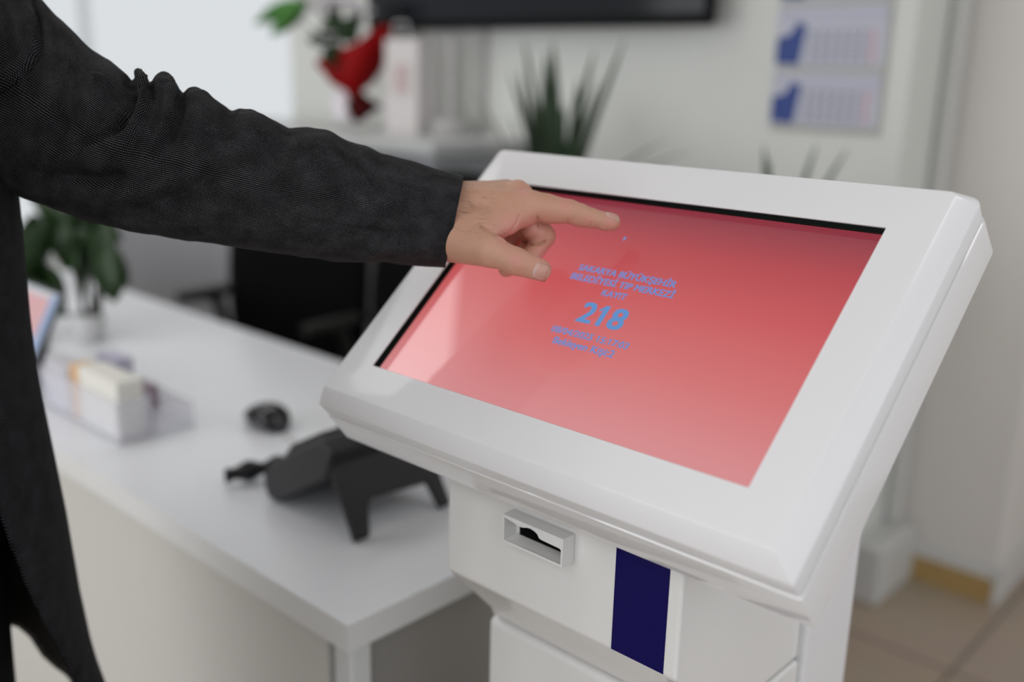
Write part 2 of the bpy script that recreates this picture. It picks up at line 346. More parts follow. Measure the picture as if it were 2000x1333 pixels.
# ------------------------------------------------------------------ reception desk
DZ = .75; DY0, DY1 = .622, 1.278; DX1 = -.812; DX0 = -4.0
desk = thing('reception_desk', 'long white reception desk with thick top behind the pointing arm', 'desk', (-2, .95, 0))
MB().box((DX0, DY0, DZ-.036), (DX1, DY1, DZ)).build('desktop', K['desk'], desk, bevel=0)
d = bpy.data.objects['desktop']; d.data.materials.append(K['deskedge'])
for p in d.data.polygons:
    if abs(p.normal.z) < .5: p.material_index = 1
MB().box((DX0, DY0+.012, .02), (-.868, DY0+.030, DZ-.036)).build('front_panel', K['panel'], desk, bevel=.002)
MB().box((-.850, DY0+.008, 0), (-.818, DY0+.040, DZ-.036)).build('leg', K['alu'], desk, bevel=.004)
MB().box((-.850, DY1-.040, 0), (-.818, DY1-.008, DZ-.036)).build('leg', K['alu'], desk, bevel=.004)
MB().box((-.872, DY0+.042, .03), (-.854, DY1-.045, DZ-.036)).build('side_panel', K['panel_grey'], desk, bevel=.002)

# ------------------------------------------------------------------ person
LB = lambda s: s
SK = {}
def smin(a, b, k):
    h = np.maximum(k-np.abs(a-b), 0)/k
    return np.minimum(a, b)-h*h*k*.25
def surface_nets(D, org, h):
    s = D < 0; nx, ny, nz = D.shape
    cn = [(i, j, k) for i in (0, 1) for j in (0, 1) for k in (0, 1)]
    acc = np.zeros((nx-1, ny-1, nz-1, 3)); cnt = np.zeros((nx-1, ny-1, nz-1))
    sub = lambda c: (slice(c[0], nx-1+c[0]), slice(c[1], ny-1+c[1]), slice(c[2], nz-1+c[2]))
    for a in cn:
        for ax in range(3):
            if a[ax]: continue
            b = list(a); b[ax] = 1; b = tuple(b)
            da, db = D[sub(a)], D[sub(b)]; cr = s[sub(a)] != s[sub(b)]
            t = np.where(cr, da/np.where(cr, da-db, 1), 0)
            for q in range(3):
                acc[..., q] += np.where(cr, a[q]+(t if q == ax else 0), 0)
            cnt += cr
    on_ = cnt > 0; idx = -np.ones(on_.shape, int); idx[on_] = np.arange(on_.sum())
    V = acc[on_]/cnt[on_][:, None]+np.argwhere(on_); V = V*h+np.array(org)
    Fs = []
    for ax in range(3):
        b = [0, 0, 0]; b[ax] = 1
        A = s[:nx-1, :ny-1, :nz-1]; B = s[b[0]:nx-1+b[0], b[1]:ny-1+b[1], b[2]:nz-1+b[2]]
        u, v = [(1, 2), (2, 0), (0, 1)][ax]
        pos = np.argwhere(A != B); pos = pos[(pos[:, u] > 0) & (pos[:, v] > 0)]
        du = np.zeros(3, int); du[u] = 1; dv = np.zeros(3, int); dv[v] = 1
        g = lambda P: idx[P[:, 0], P[:, 1], P[:, 2]]
        q = np.stack([g(pos-du-dv), g(pos-dv), g(pos), g(pos-du)], 1)
        fl_ = ~A[pos[:, 0], pos[:, 1], pos[:, 2]]
        q[fl_] = q[fl_][:, ::-1]; Fs.append(q)
    Fq = np.concatenate(Fs); Fq = Fq[(Fq >= 0).all(1)]
    return V, Fq
class SDF:
    def __init__(s, lo, hi, h):
        s.h = h; s.lo = np.array(lo); n = np.ceil((np.array(hi)-lo)/h).astype(int)+1
        s.ax = [s.lo[i]+np.arange(n[i])*h for i in range(3)]; s.D = np.full(n, 1.0)
    def _win(s, lo, hi):
        sl = []
        for i in range(3):
            a = int(max(0, np.floor((lo[i]-s.lo[i])/s.h))); b = int(min(len(s.ax[i]), np.ceil((hi[i]-s.lo[i])/s.h)+1)); sl.append(slice(a, max(a, b)))
        return tuple(sl)
    def cap(s, a, b, ra, rb, k=.004, sq=None, sqd=None, neg=False):
        a = np.array(a, float); b = np.array(b, float); m = max(ra, rb)*1.3+k+.012
        w_ = s._win(np.minimum(a, b)-m, np.maximum(a, b)+m)
        X = s.ax[0][w_[0]][:, None, None]; Y = s.ax[1][w_[1]][None, :, None]; Z = s.ax[2][w_[2]][None, None, :]
        d = b-a; L = d@d+1e-12
        t = np.clip(((X-a[0])*d[0]+(Y-a[1])*d[1]+(Z-a[2])*d[2])/L, 0, 1)
        vx, vy, vz = X-a[0]-t*d[0], Y-a[1]-t*d[1], Z-a[2]-t*d[2]
        if sq is not None:                 # squash along direction sqd by factor sq
            g = vx*sqd[0]+vy*sqd[1]+vz*sqd[2]; e_ = g*(1/sq-1); vx, vy, vz = vx+e_*sqd[0], vy+e_*sqd[1], vz+e_*sqd[2]
        r = ra+(rb-ra)*t
        dd = (np.sqrt(vx*vx+vy*vy+vz*vz)-r)*(1 if sq is None else min(1, sq)**.5)
        s.D[w_] = -smin(-s.D[w_], dd, k) if neg else smin(s.D[w_], dd, k)
    def mesh(s): return surface_nets(s.D, s.lo, s.h)
def q3(px, py, d): return np.array([(px-CX)/F_PX*d, -(py-CY)/F_PX*d, -d])     # hand workspace
def toworld(V): return CAM+V@R.T

hs = SDF(q3(690, 590, 1.0)-np.array([.0, .0, .0]), (.125, .165, -.80), .0009)
J = {'i': [(1036, 402, .905), (1111, 413, .905), (1152, 426, .908), (1196, 434, .911)],
     'm': [(1010, 383, .922), (1064, 462, .922), (1036, 503, .916), (1006, 512, .910)],
     'r': [(988, 378, .937), (1043, 470, .941), (1012, 512, .936), (989, 526, .929)],
     'p': [(967, 383, .950), (1010, 455, .954), (987, 490, .950), (968, 500, .944)],
     't': [(900, 452, .895), (958, 490, .872), (1008, 511, .866), (1059, 529, .866)]}
J = {k: [q3(*p) for p in v] for k, v in J.items()}
def finger(js, rr, k=.0035):
    for a, b, ra, rb in zip(js[:-1], js[1:], rr[:-1], rr[1:]): hs.cap(a, b, ra, rb, k)
W0 = q3(868, 432, .912)
# forearm and wrist
hs.cap(q3(700, 405, .918), q3(868, 432, .914), .033, .030, .006, .74, _n(np.array([.1, .35, 1])))
# metacarpals
hs.cap(q3(880, 408, .912), J['i'][0], .0215, .0135, .010)
hs.cap(q3(882, 396, .925), J['m'][0], .0185, .0130, .010)
hs.cap(q3(880, 396, .937), J['r'][0], .0180, .0125, .010)
hs.cap(q3(878, 404, .948), J['p'][0], .0175, .0120, .010)
hs.cap(q3(890, 440, .935), q3(985, 420, .935), .021, .013, .010)          # palm
# thenar, thumb
hs.cap(q3(876, 462, .905), J['t'][1], .0235, .0150, .010)
hs.cap(q3(880, 446, .900), q3(948, 452, .888), .020, .0125, .010)
finger([J['t'][1], J['t'][2]], [.0128, .0120], .004)
tax = _n(J['t'][3]-J['t'][2])
hs.cap(J['t'][2], J['t'][3]-tax*.002, .0118, .0100, .003, .86, _n(np.cross(tax, [0, 1, .3])))
# web between thumb and index
hs.cap(q3(945, 440, .892), q3(1022, 418, .902), .0135, .0125, .008)
hs.cap(q3(962, 450, .885), q3(992, 440, .893), .0075, .0090, .006)
# index
finger([J['i'][0], J['i'][0]*.6+J['i'][1]*.4, J['i'][1]], [.0140, .0126, .0108], .003)
finger([J['i'][1], J['i'][1]*.5+J['i'][2]*.5, J['i'][2]], [.0106, .0100, .0090], .002)
finger([J['i'][2], J['i'][3]], [.0090, .0074], .002)
hs.cap(J['i'][2]*.35+J['i'][3]*.65+np.array([0, -.0022, 0]), J['i'][3]+np.array([-.001, -.0010, 0]), .0068, .0066, .003)
hs.cap(J['i'][0]*.55+J['i'][1]*.45+np.array([0, -.0048, 0]), J['i'][0]*.25+J['i'][1]*.75+np.array([0, -.0038, 0]), .0092, .0086, .002)
hs.cap(J['i'][1]*.62+J['i'][2]*.38+np.array([0, -.0030, 0]), J['i'][1]*.38+J['i'][2]*.62+np.array([0, -.0030, 0]), .0084, .0080, .0015)
for f_, rr in (('m', [.0130, .0098, .0092, .0080]), ('r', [.0125, .0096, .0088, .0076]), ('p', [.0115, .0086, .0078, .0070])):
    finger(J[f_], rr, .003)
hs.cap(q3(1040, 448, .917), q3(1052, 456, .918), .0105, .0100, .002)        # flesh of the bent middle finger
# knuckle bumps
hs.cap(q3(1012, 372, .918), q3(1022, 378, .918), .0085, .0075, .006)
V, Fq = hs.mesh()
def relax(V, Fq, it, lam=.5):
    n = len(V)
    e = np.concatenate([Fq[:, [0, 1]], Fq[:, [1, 2]], Fq[:, [2, 3]], Fq[:, [3, 0]]]); e = np.concatenate([e, e[:, ::-1]])
    deg = np.bincount(e[:, 0], minlength=n).astype(float)[:, None]
    for i in range(it):
        A = np.stack([np.bincount(e[:, 0], V[e[:, 1], c], minlength=n) for c in range(3)], 1)/np.maximum(deg, 1)
        V = V+(A-V)*lam
    return V
V = relax(V, Fq, 3)
def vnorm(V, Fq):
    fn = np.cross(V[Fq[:, 2]]-V[Fq[:, 0]], V[Fq[:, 3]]-V[Fq[:, 1]]); N = np.zeros_like(V)
    for c in range(4):
        for a in range(3): N[:, a] += np.bincount(Fq[:, c], fn[:, a], minlength=len(V))
    return N/np.maximum(np.linalg.norm(N, axis=1, keepdims=True), 1e-12)
def segdist(P, a, b):
    d = b-a; t = np.clip((P-a)@d/(d@d), 0, 1); return np.linalg.norm(P-a-t[:, None]*d, axis=1)
Nn = vnorm(V, Fq)
pix = np.stack([CX+F_PX*V[:, 0]/-V[:, 2], CY-F_PX*V[:, 1]/-V[:, 2]], 1)
facing = np.clip(-(Nn*_nn).sum(1) if False else Nn[:, 2], 0, 1)
def crease(V, poly, depth, wpx, front=True):      # poly follows a skin fold, amplitude in metres, width in pixels
    dmin = np.full(len(V), 1e9)
    for a, b in zip(poly[:-1], poly[1:]): dmin = np.minimum(dmin, segdist(pix, np.array(a, float), np.array(b, float)))
    g = np.exp(-(dmin/wpx)**2)*depth*(np.clip(Nn[:, 2]*2, 0, 1) if front else 1)
    return V-Nn*g[:, None]
cr = [([(940, 441), (958, 452), (975, 463), (990, 472)], .0036, 3.0), ([(962, 446), (973, 458), (984, 468)], .0009, 2.0),
      ([(1014, 420), (1010, 434), (1003, 446), (990, 462)], .0010, 2.2), ([(1050, 425), (1052, 442)], .0018, 2.0), ([(1036, 424), (1038, 432), (1052, 437)], .0005, 2),
      ([(1012, 486), (1003, 497), (999, 511), (1001, 526)], .0007, 1.5), ([(1018, 492), (1009, 503), (1007, 516), (1008, 530)], .0008, 1.5), ([(1023, 496), (1017, 505), (1015, 516)], .0006, 1.4), ([(994, 500), (993, 518)], .0004, 1.5),
      ([(1099, 385), (1102, 394)], .0005, 1.3), ([(1106, 387), (1109, 397)], .0006, 1.3), ([(1113, 389), (1117, 399)], .0005, 1.3), ([(1109, 428), (1108, 444)], .0012, 1.8), ([(1154, 434), (1153, 452)], .0011, 1.8),
      ([(1022, 470), (1034, 476), (1050, 477), (1066, 473)], .0034, 2.4), ([(890, 400), (905, 420), (918, 425)], .0003, 2)]
for p_, dp, wp in cr: V = crease(V, p_, dp, wp)
V = relax(V, Fq, 1, .35)
pink = np.zeros(len(V))
for c_, r_ in (((1000, 445), 30), ((985, 468), 16), ((1040, 455), 26), ((1105, 400), 14), ((1060, 495), 22), ((1195, 432), 16), ((1008, 508), 16), ((1070, 520), 14), ((1150, 430), 10), ((1020, 372), 14)):
    pink = np.maximum(pink, np.exp(-((pix-np.array(c_))**2).sum(1)/r_**2))
handV = toworld(V); nh = len(V)
# face, neck, torso and arms under the clothes (coarse)
Ls = at(-130, 10, .975)
Fd = np.array([R[0][0], R[1][0], 0]); Fd /= np.linalg.norm(Fd)
Ld = np.array([-Fd[1], Fd[0], 0])
Ls[2] = 1.385
TC = Ls-Ld*.185; TC[2] = 0
TC = TC-Fd*.02
def P_(f, l, z): return TC+Fd*f+Ld*l+np.array([0, 0, z])
bs = SDF(TC+np.array([-.34, -.34, .70]), TC+np.array([.42, .42, 1.80]), .0075)
for a, b_, ra, rb, k in ((P_(-.01, 0, 1.10), P_(-.01, 0, 1.14), .09, .09, .05), (P_(0, .05, 1.05), P_(0, .05, 1.25), .10, .105, .05), (P_(0, -.05, 1.05), P_(0, -.05, 1.25), .10, .105, .05),
                      (P_(0, -.12, 1.345), P_(0, .12, 1.345), .042, .042, .05), (P_(0, 0, 1.33), P_(.012, 0, 1.50), .065, .052, .03),
                      (P_(.02, 0, 1.60), P_(.015, 0, 1.63), .080, .083, .02), (P_(.055, 0, 1.525), P_(.05, 0, 1.59), .045, .06, .03),
                      (P_(.112, 0, 1.585), P_(.100, 0, 1.615), .014, .008, .012), (P_(.02, .083, 1.575), P_(.015, .087, 1.61), .011, .014, .006), (P_(.02, -.083, 1.575), P_(.015, -.087, 1.61), .011, .014, .006)):
    bs.cap(a, b_, ra, rb, k)
for sgn in (-1, 1): bs.cap(P_(.102, .030*sgn, 1.612), P_(.102, .034*sgn, 1.612), .012, .012, .01, neg=True)
bs.cap(P_(.108, -.016, 1.558), P_(.108, .016, 1.558), .007, .007, .006)
elbow = at(262, 300, .895)
bs.cap(P_(0, .15, 1.35), elbow+np.array([0, 0, -.012]), .040, .028, .03); bs.cap(elbow+np.array([0, 0, -.012]), at(720, 412, .918), .028, .024, .02)
relb = P_(-.06, -.27, 1.08)
bs.cap(P_(0, -.15, 1.33), relb, .034, .032, .02); bs.cap(relb, P_(.04, -.24, .90), .030, .024, .02)
V2, F2 = bs.mesh(); V2 = relax(V2, F2, 2)
me = bpy.data.meshes.new('body')
AV = np.concatenate([handV, V2]); AF = np.concatenate([Fq, F2+nh])
me.from_pydata(AV.tolist(), [], AF.tolist()); me.validate()
at_ = me.attributes.new('pink', 'FLOAT', 'POINT'); at_.data.foreach_set('value', np.concatenate([pink, np.full(len(V2), .15)]).astype(np.float32))
person = thing('person', 'person in dark grey jacket reaching from the left edge to point at the red screen', 'person', tuple(P_(0, 0, 0)))
body = bpy.data.objects.new('body', me); C.objects.link(body)
# skin
m = bpy.data.materials.new('skin'); m.use_nodes = True; nt = m.node_tree; b = nt.nodes['Principled BSDF']
an = nt.nodes.new('ShaderNodeAttribute'); an.attribute_name = 'pink'
tc = nt.nodes.new('ShaderNodeTexCoord'); n1 = nt.nodes.new('ShaderNodeTexNoise'); n1.inputs['Scale'].default_value = 55; n1.inputs['Detail'].default_value = 6
nt.links.new(tc.outputs['Object'], n1.inputs[0])
m1 = nt.nodes.new('ShaderNodeMix'); m1.data_type = 'RGBA'; m1.inputs['A'].default_value = (.50, .265, .175, 1); m1.inputs['B'].default_value = (.58, .34, .235, 1)
m2 = nt.nodes.new('ShaderNodeMix'); m2.data_type = 'RGBA'; m2.inputs['B'].default_value = (.62, .27, .235, 1)
ml = nt.nodes.new('ShaderNodeMath'); ml.operation = 'MULTIPLY'; ml.inputs[1].default_value = .62
nt.links.new(n1.outputs['Fac'], m1.inputs['Factor']); nt.links.new(m1.outputs['Result'], m2.inputs['A']); nt.links.new(an.outputs['Fac'], ml.inputs[0]); nt.links.new(ml.outputs[0], m2.inputs['Factor'])
nt.links.new(m2.outputs['Result'], b.inputs['Base Color']); b.inputs['Roughness'].default_value = .47
b.inputs['Subsurface Weight'].default_value = .25; b.inputs['Subsurface Radius'].default_value = (1, .3, .15); b.inputs['Subsurface Scale'].default_value = .004
vo = nt.nodes.new('ShaderNodeTexVoronoi'); vo.inputs['Scale'].default_value = 900; n3 = nt.nodes.new('ShaderNodeTexNoise'); n3.inputs['Scale'].default_value = 260; n3.inputs['Detail'].default_value = 6
ad = nt.nodes.new('ShaderNodeMath'); ad.operation = 'ADD'; bp = nt.nodes.new('ShaderNodeBump'); bp.inputs['Strength'].default_value = .35; bp.inputs['Distance'].default_value = .0006
nt.links.new(tc.outputs['Object'], vo.inputs['Vector']); nt.links.new(tc.outputs['Object'], n3.inputs['Vector']); nt.links.new(vo.outputs['Distance'], ad.inputs[0]); nt.links.new(n3.outputs['Fac'], ad.inputs[1]); nt.links.new(ad.outputs[0], bp.inputs['Height']); nt.links.new(bp.outputs['Normal'], b.inputs['Normal'])
K['skin'] = m; me.materials.append(m); fin(body, person, angle=180)
# nails: thin curved plates seated on the skin
bvh = BVHTree.FromPolygons([tuple(v) for v in handV.tolist()], Fq.tolist())
def nail(cpx, ax, half_l, half_w, d0, lift=.0004, view=None):
    # cpx: centre pixel; ax: long axis in pixel units; view: direction (hand frame) the plate faces
    c_ = q3(cpx[0], cpx[1], d0); view = _n(np.array(view, float)); a_ = _n(np.array([ax[0], -ax[1], 0.])); a_ = _n(a_-view*(a_@view)); b_ = np.cross(view, a_)
    nu, nv = 15, 15; Vn = []; good = True
    for i in range(nu):
        for j in range(nv):
            s_ = i/(nu-1)*2-1; t_2 = j/(nv-1)*2-1
            # rounded outline
            L_ = half_l*s_; Wd = half_w*t_2*(1-.16*max(0, -s_)**2-.10*max(0, s_)**3)
            if s_ > 0: L_ *= 1-.12*t_2*t_2
            else: L_ *= 1-.22*t_2*t_2
            p = c_+a_*L_+b_*Wd; o_ = toworld(p+view*.02); dr = R@(-view)
            hit = bvh.ray_cast(Vector(o_), Vector(dr))
            base = np.array(hit[0]) if hit[0] is not None else o_+dr*.03
            e_ = max(abs(s_), abs(t_2)); up = lift*(1-1.35*e_**4)+(.0005*max(0, s_)**4)
            Vn.append(base-dr*up)
    mb = MB(); mb.add(Vn, [(i*nv+j, i*nv+j+1, (i+1)*nv+j+1, (i+1)*nv+j) for i in range(nu-1) for j in range(nv-1)])
    return mb
m = bpy.data.materials.new('fingernail'); m.use_nodes = True; nt = m.node_tree; b = nt.nodes['Principled BSDF']; b.inputs['Roughness'].default_value = .22; b.inputs['Subsurface Weight'].default_value = .2; b.inputs['Subsurface Scale'].default_value = .002
tc = nt.nodes.new('ShaderNodeTexCoord'); sp = nt.nodes.new('ShaderNodeSeparateXYZ'); rp = nt.nodes.new('ShaderNodeValToRGB'); nt.links.new(tc.outputs['UV'], sp.inputs[0]); nt.links.new(sp.outputs['X'], rp.inputs[0])
rp.color_ramp.elements[0].color = (.62, .42, .37, 1); rp.color_ramp.elements[1].color = (.66, .55, .40, 1); rp.color_ramp.elements[1].position = .96
for p_, c_ in ((.16, (.60, .40, .35, 1)), (.24, (.58, .33, .27, 1)), (.80, (.54, .30, .23, 1)), (.885, (.46, .30, .20, 1))):
    e = rp.color_ramp.elements.new(p_); e.color = c_
nt.links.new(rp.outputs[0], b.inputs['Base Color'])
for nm, args in (('thumb_nail', ((1057, 532), (34, 13), .0072, .0078, .858, .0005, (.0, -.12, 1))), ('index_nail', ((1196, 423), (28, 7), .0062, .0058, .908, .0004, (.10, .86, .50)))):
    o = nail(*args).build(nm, m, person, solid=.0004, angle=180)
    uvl = o.data.uv_layers.new(name='UVMap'); nvv = 15
    c_ = args[0]; axv = np.array(args[1], float); axv /= np.linalg.norm(axv)
    for lp in o.data.loops:
        co = np.array(o.data.vertices[lp.vertex_index].co); pp = proj(co)[:2]-np.array(c_)
        hl = args[2]/args[4]*F_PX
        uvl.data[lp.index].uv = (.5+.5*float(pp@axv)/hl, .5)
# fine dark hairs on the wrist and back of the hand
hm = MB(); rnd = random.Random(3)
for i in range(130):
    px = rnd.uniform(882, 985); py = rnd.uniform(352, 470)
    if rnd.random() > .35 and px > 940: continue
    o_ = CAM; dr = _n(at(px, py, 1.0)-CAM); hit = bvh.ray_cast(Vector(o_), Vector(dr))
    if hit[0] is None: continue
    p = np.array(hit[0]); nr = np.array(hit[1]); t = _n(R@np.array([.8, rnd.uniform(-.9, .1), .0])); t = _n(t-nr*(t@nr)+nr*.22)
    L_ = rnd.uniform(.004, .009); sag = nr*.0006
    hm.tube([p, p+t*L_*.5+sag, p+t*L_+nr*-.0002], [.00006, .00005, .00002], 4, True)
o = hm.build('hand_hair', mat('dark_hair', (.035, .022, .015), .5), person, kind='stuff')

# cloth
def cloth(name, dark, light, pitch=.00125, thr=.35):
    m = bpy.data.materials.new(name); m.use_nodes = True; nt = m.node_tree; b = nt.nodes['Principled BSDF']
    b.inputs['Roughness'].default_value = .85; b.inputs['Specular IOR Level'].default_value = .08; b.inputs['Sheen Weight'].default_value = .01
    tc = nt.nodes.new('ShaderNodeTexCoord'); sp = nt.nodes.new('ShaderNodeSeparateXYZ'); nt.links.new(tc.outputs['UV'], sp.inputs[0])
    def mth(op, a, b_=None):
        n = nt.nodes.new('ShaderNodeMath'); n.operation = op
        for i, x in enumerate((a, b_)):
            if x is None: continue
            if isinstance(x, (int, float)): n.inputs[i].default_value = x
            else: nt.links.new(x, n.inputs[i])
        return n.outputs[0]
    k = 2*math.pi/pitch
    a = mth('SINE', mth('MULTIPLY', mth('ADD', sp.outputs['X'], mth('MULTIPLY', sp.outputs['Y'], .35)), k))
    c = mth('SINE', mth('MULTIPLY', sp.outputs['Y'], k*.82))
    nz = nt.nodes.new('ShaderNodeTexNoise'); nz.inputs['Scale'].default_value = 45; nz.inputs['Detail'].default_value = 8; nt.links.new(tc.outputs['UV'], nz.inputs[0])
    nb = nt.nodes.new('ShaderNodeTexNoise'); nb.inputs['Scale'].default_value = 1300; nb.inputs['Detail'].default_value = 2; nt.links.new(tc.outputs['UV'], nb.inputs[0])
    s_ = mth('ADD', mth('MULTIPLY', mth('MULTIPLY', mth('ADD', a, 1.), mth('ADD', c, 1.)), .25), mth('MULTIPLY', mth('SUBTRACT', nz.outputs['Fac'], .5), .7))
    s_ = mth('ADD', s_, mth('MULTIPLY', mth('SUBTRACT', nb.outputs['Fac'], .5), .7))
    rp = nt.nodes.new('ShaderNodeValToRGB'); nt.links.new(s_, rp.inputs[0]); rp.color_ramp.elements[0].position = thr; rp.color_ramp.elements[0].color = tuple(dark)+(1,)
    rp.color_ramp.elements[1].position = thr+.5; rp.color_ramp.elements[1].color = tuple(light)+(1,)
    nt.links.new(rp.outputs[0], b.inputs['Base Color'])
    bp = nt.nodes.new('ShaderNodeBump'); bp.inputs['Strength'].default_value = .5; bp.inputs['Distance'].default_value = .0003; nt.links.new(s_, bp.inputs['Height']); nt.links.new(bp.outputs['Normal'], b.inputs['Normal'])
    return m
K['tweed'] = cloth('charcoal_speckled_wool', (.0035, .0035, .0040), (.17, .17, .18), thr=.42)
K['wool'] = cloth('dark_wool', (.0035, .0035, .0042), (.075, .077, .085), .0012)
K['lining'] = mat('black_lining', (.004, .004, .0045), .45, .4)
K['trouser'] = mat('black_trouser_cloth', (.008, .008, .009), .8, .2, bump=.2, bscale=600)
top = [(-260, -190), (-120, -120), (0, -60), (60, -25), (85, 2), (110, 32), (150, 68), (180, 97), (215, 117), (240, 138), (254, 150), (262, 140), (271, 137), (280, 143), (286, 160), (297, 161), (306, 151), (322, 147), (337, 151), (346, 165), (353, 180), (367, 176), (386, 177), (410, 187), (435, 206), (449, 214), (466, 211), (492, 216), (530, 236), (562, 249), (600, 248), (640, 258), (680, 275), (715, 284), (745, 298), (800, 313), (850, 329), (890, 340), (903, 344)]
bot = [(-300, 260), (-150, 310), (-60, 345), (38, 383), (60, 393), (105, 407), (168, 433), (235, 447), (294, 458), (351, 467), (407, 476), (453, 483), (517, 491), (575, 499), (639, 509), (683, 513), (713, 511), (760, 514), (800, 518), (835, 521), (866, 523)]
def resamp(P, n, warp=None):
    P = np.array(P, float); s_ = np.r_[0, np.cumsum(np.linalg.norm(np.diff(P, axis=0), axis=1))]
    return P, s_
def interp(P, x):
    P = np.array(P, float); return np.stack([np.interp(x, P[:, 2] if P.shape[1] > 2 else P[:, 0], P[:, k]) for k in (0, 1)], 1)
# station parameter: 0..1 from shoulder to cuff, matched between the upper and lower edge
key = [(0, (-260, -190), (-300, 260)), (.22, (60, -25), (-20, 360)), (.36, (215, 117), (168, 433)), (.42, (262, 140), (215, 443)), (.47, (322, 147), (262, 452)), (.53, (386, 177), (340, 465)), (.60, (466, 211), (430, 479)), (.70, (562, 249), (535, 494)), (.80, (680, 275), (655, 510)), (.90, (800, 313), (770, 515)), (1, (903, 344), (866, 523))]
def arc(P):
    P = np.array(P, float); return P, np.r_[0, np.cumsum(np.linalg.norm(np.diff(P, axis=0), axis=1))]
tP, tS = arc(top); bP, bS = arc(bot)
def foot(P, S_, q_):
    best = min(range(len(P)-1), key=lambda i: segdist(np.array([q_], float), P[i], P[i+1])[0]); d = P[best+1]-P[best]
    t = np.clip((np.array(q_)-P[best])@d/(d@d), 0, 1); return S_[best]+t*(S_[best+1]-S_[best])
kt = [foot(tP, tS, k[1]) for k in key]; kb = [foot(bP, bS, k[2]) for k in key]; ks = [k[0] for k in key]
NS, NA = 300, 220
ss = np.linspace(0, 1, NS)
sa = np.interp(ss, ks, kt); sb = np.interp(ss, ks, kb)
def smooth1(x, n):
    x = np.pad(x, (n, n), 'reflect', reflect_type='odd'); kk = np.ones(2*n+1)/(2*n+1); return np.convolve(x, kk, 'valid')
sa, sb = smooth1(sa, 6), smooth1(sb, 6)
T_ = np.stack([np.interp(sa, tS, tP[:, k]) for k in (0, 1)], 1); B_ = np.stack([np.interp(sb, bS, bP[:, k]) for k in (0, 1)], 1)
Tsm = np.stack([smooth1(T_[:, k], 14) for k in (0, 1)], 1)           # smooth version of the upper outline
for k in (0, 1): T_[:, k] = smooth1(T_[:, k], 1); B_[:, k] = smooth1(B_[:, k], 4)
dep = np.interp(ss, [0, .22, .45, .7, 1], [.99, .93, .895, .905, .918])
dr_ = np.interp(ss, [0, .3, .5, .8, 1], [.066, .064, .060, .050, .043])      # half thickness in depth
rings = np.zeros((NS, NA, 3)); UVs = np.zeros((NS, NA+1, 2)); along = 0
Cprev = None
for i in range(NS):
    t3, b3, ts3 = q3(*T_[i], dep[i]), q3(*B_[i], dep[i]), q3(*Tsm[i], dep[i])
    c3 = (ts3+b3)/2; hv = (ts3-b3)/2; bumpv = t3-ts3; vd = -c3/np.linalg.norm(c3)
    if Cprev is not None: along += np.linalg.norm(c3-Cprev)
    Cprev = c3
    for j in range(NA):
        a = 2*math.pi*j/NA+math.pi; ca, sa_ = math.cos(a), math.sin(a)
        ex = math.copysign(abs(ca)**.86, ca); ey = math.copysign(abs(sa_)**.92, sa_)
        wgt = max(0, sa_)**(3.0 if bumpv[1] > 0 else 1.2)
        rings[i, j] = c3+hv*ey+vd*dr_[i]*ex+bumpv*wgt
    per = 2*math.pi*(np.linalg.norm(hv)+dr_[i])/2
    for j in range(NA+1): UVs[i, j] = (along, .42*j/NA)
W = rings.reshape(-1, 3)
sq = np.array([(i*NA+j, i*NA+(j+1) % NA, (i+1)*NA+(j+1) % NA, (i+1)*NA+j) for i in range(NS-1) for j in range(NA)])
Nw = vnorm(W, sq)
cen = np.repeat(rings.mean(1), NA, axis=0)
if ((W-cen)*Nw).sum(1).mean() < 0: Nw = -Nw
px2 = np.stack([CX+F_PX*W[:, 0]/-W[:, 2], CY-F_PX*W[:, 1]/-W[:, 2]], 1)
fc = np.clip(Nw[:, 2]*3, 0, 1)
def fold(poly, amp, wd, taper=True):
    best = np.full(len(W), 1e9); tt = np.zeros(len(W)); n = len(poly)-1
    for i, (a, b_) in enumerate(zip(poly[:-1], poly[1:])):
        a = np.array(a, float); b_ = np.array(b_, float); d = b_-a; t = np.clip((px2-a)@d/(d@d), 0, 1)
        q_ = np.linalg.norm(px2-a-t[:, None]*d, axis=1); m_ = q_ < best; best[m_] = q_[m_]; tt[m_] = (i+t[m_])/n
    g = np.exp(-(best/wd)**2)*amp
    if taper: g *= np.clip(np.minimum(tt*8+.55, (1-tt)*2.2), 0, 1)
    return g*fc
off = np.zeros(len(W)); FA = 1.7
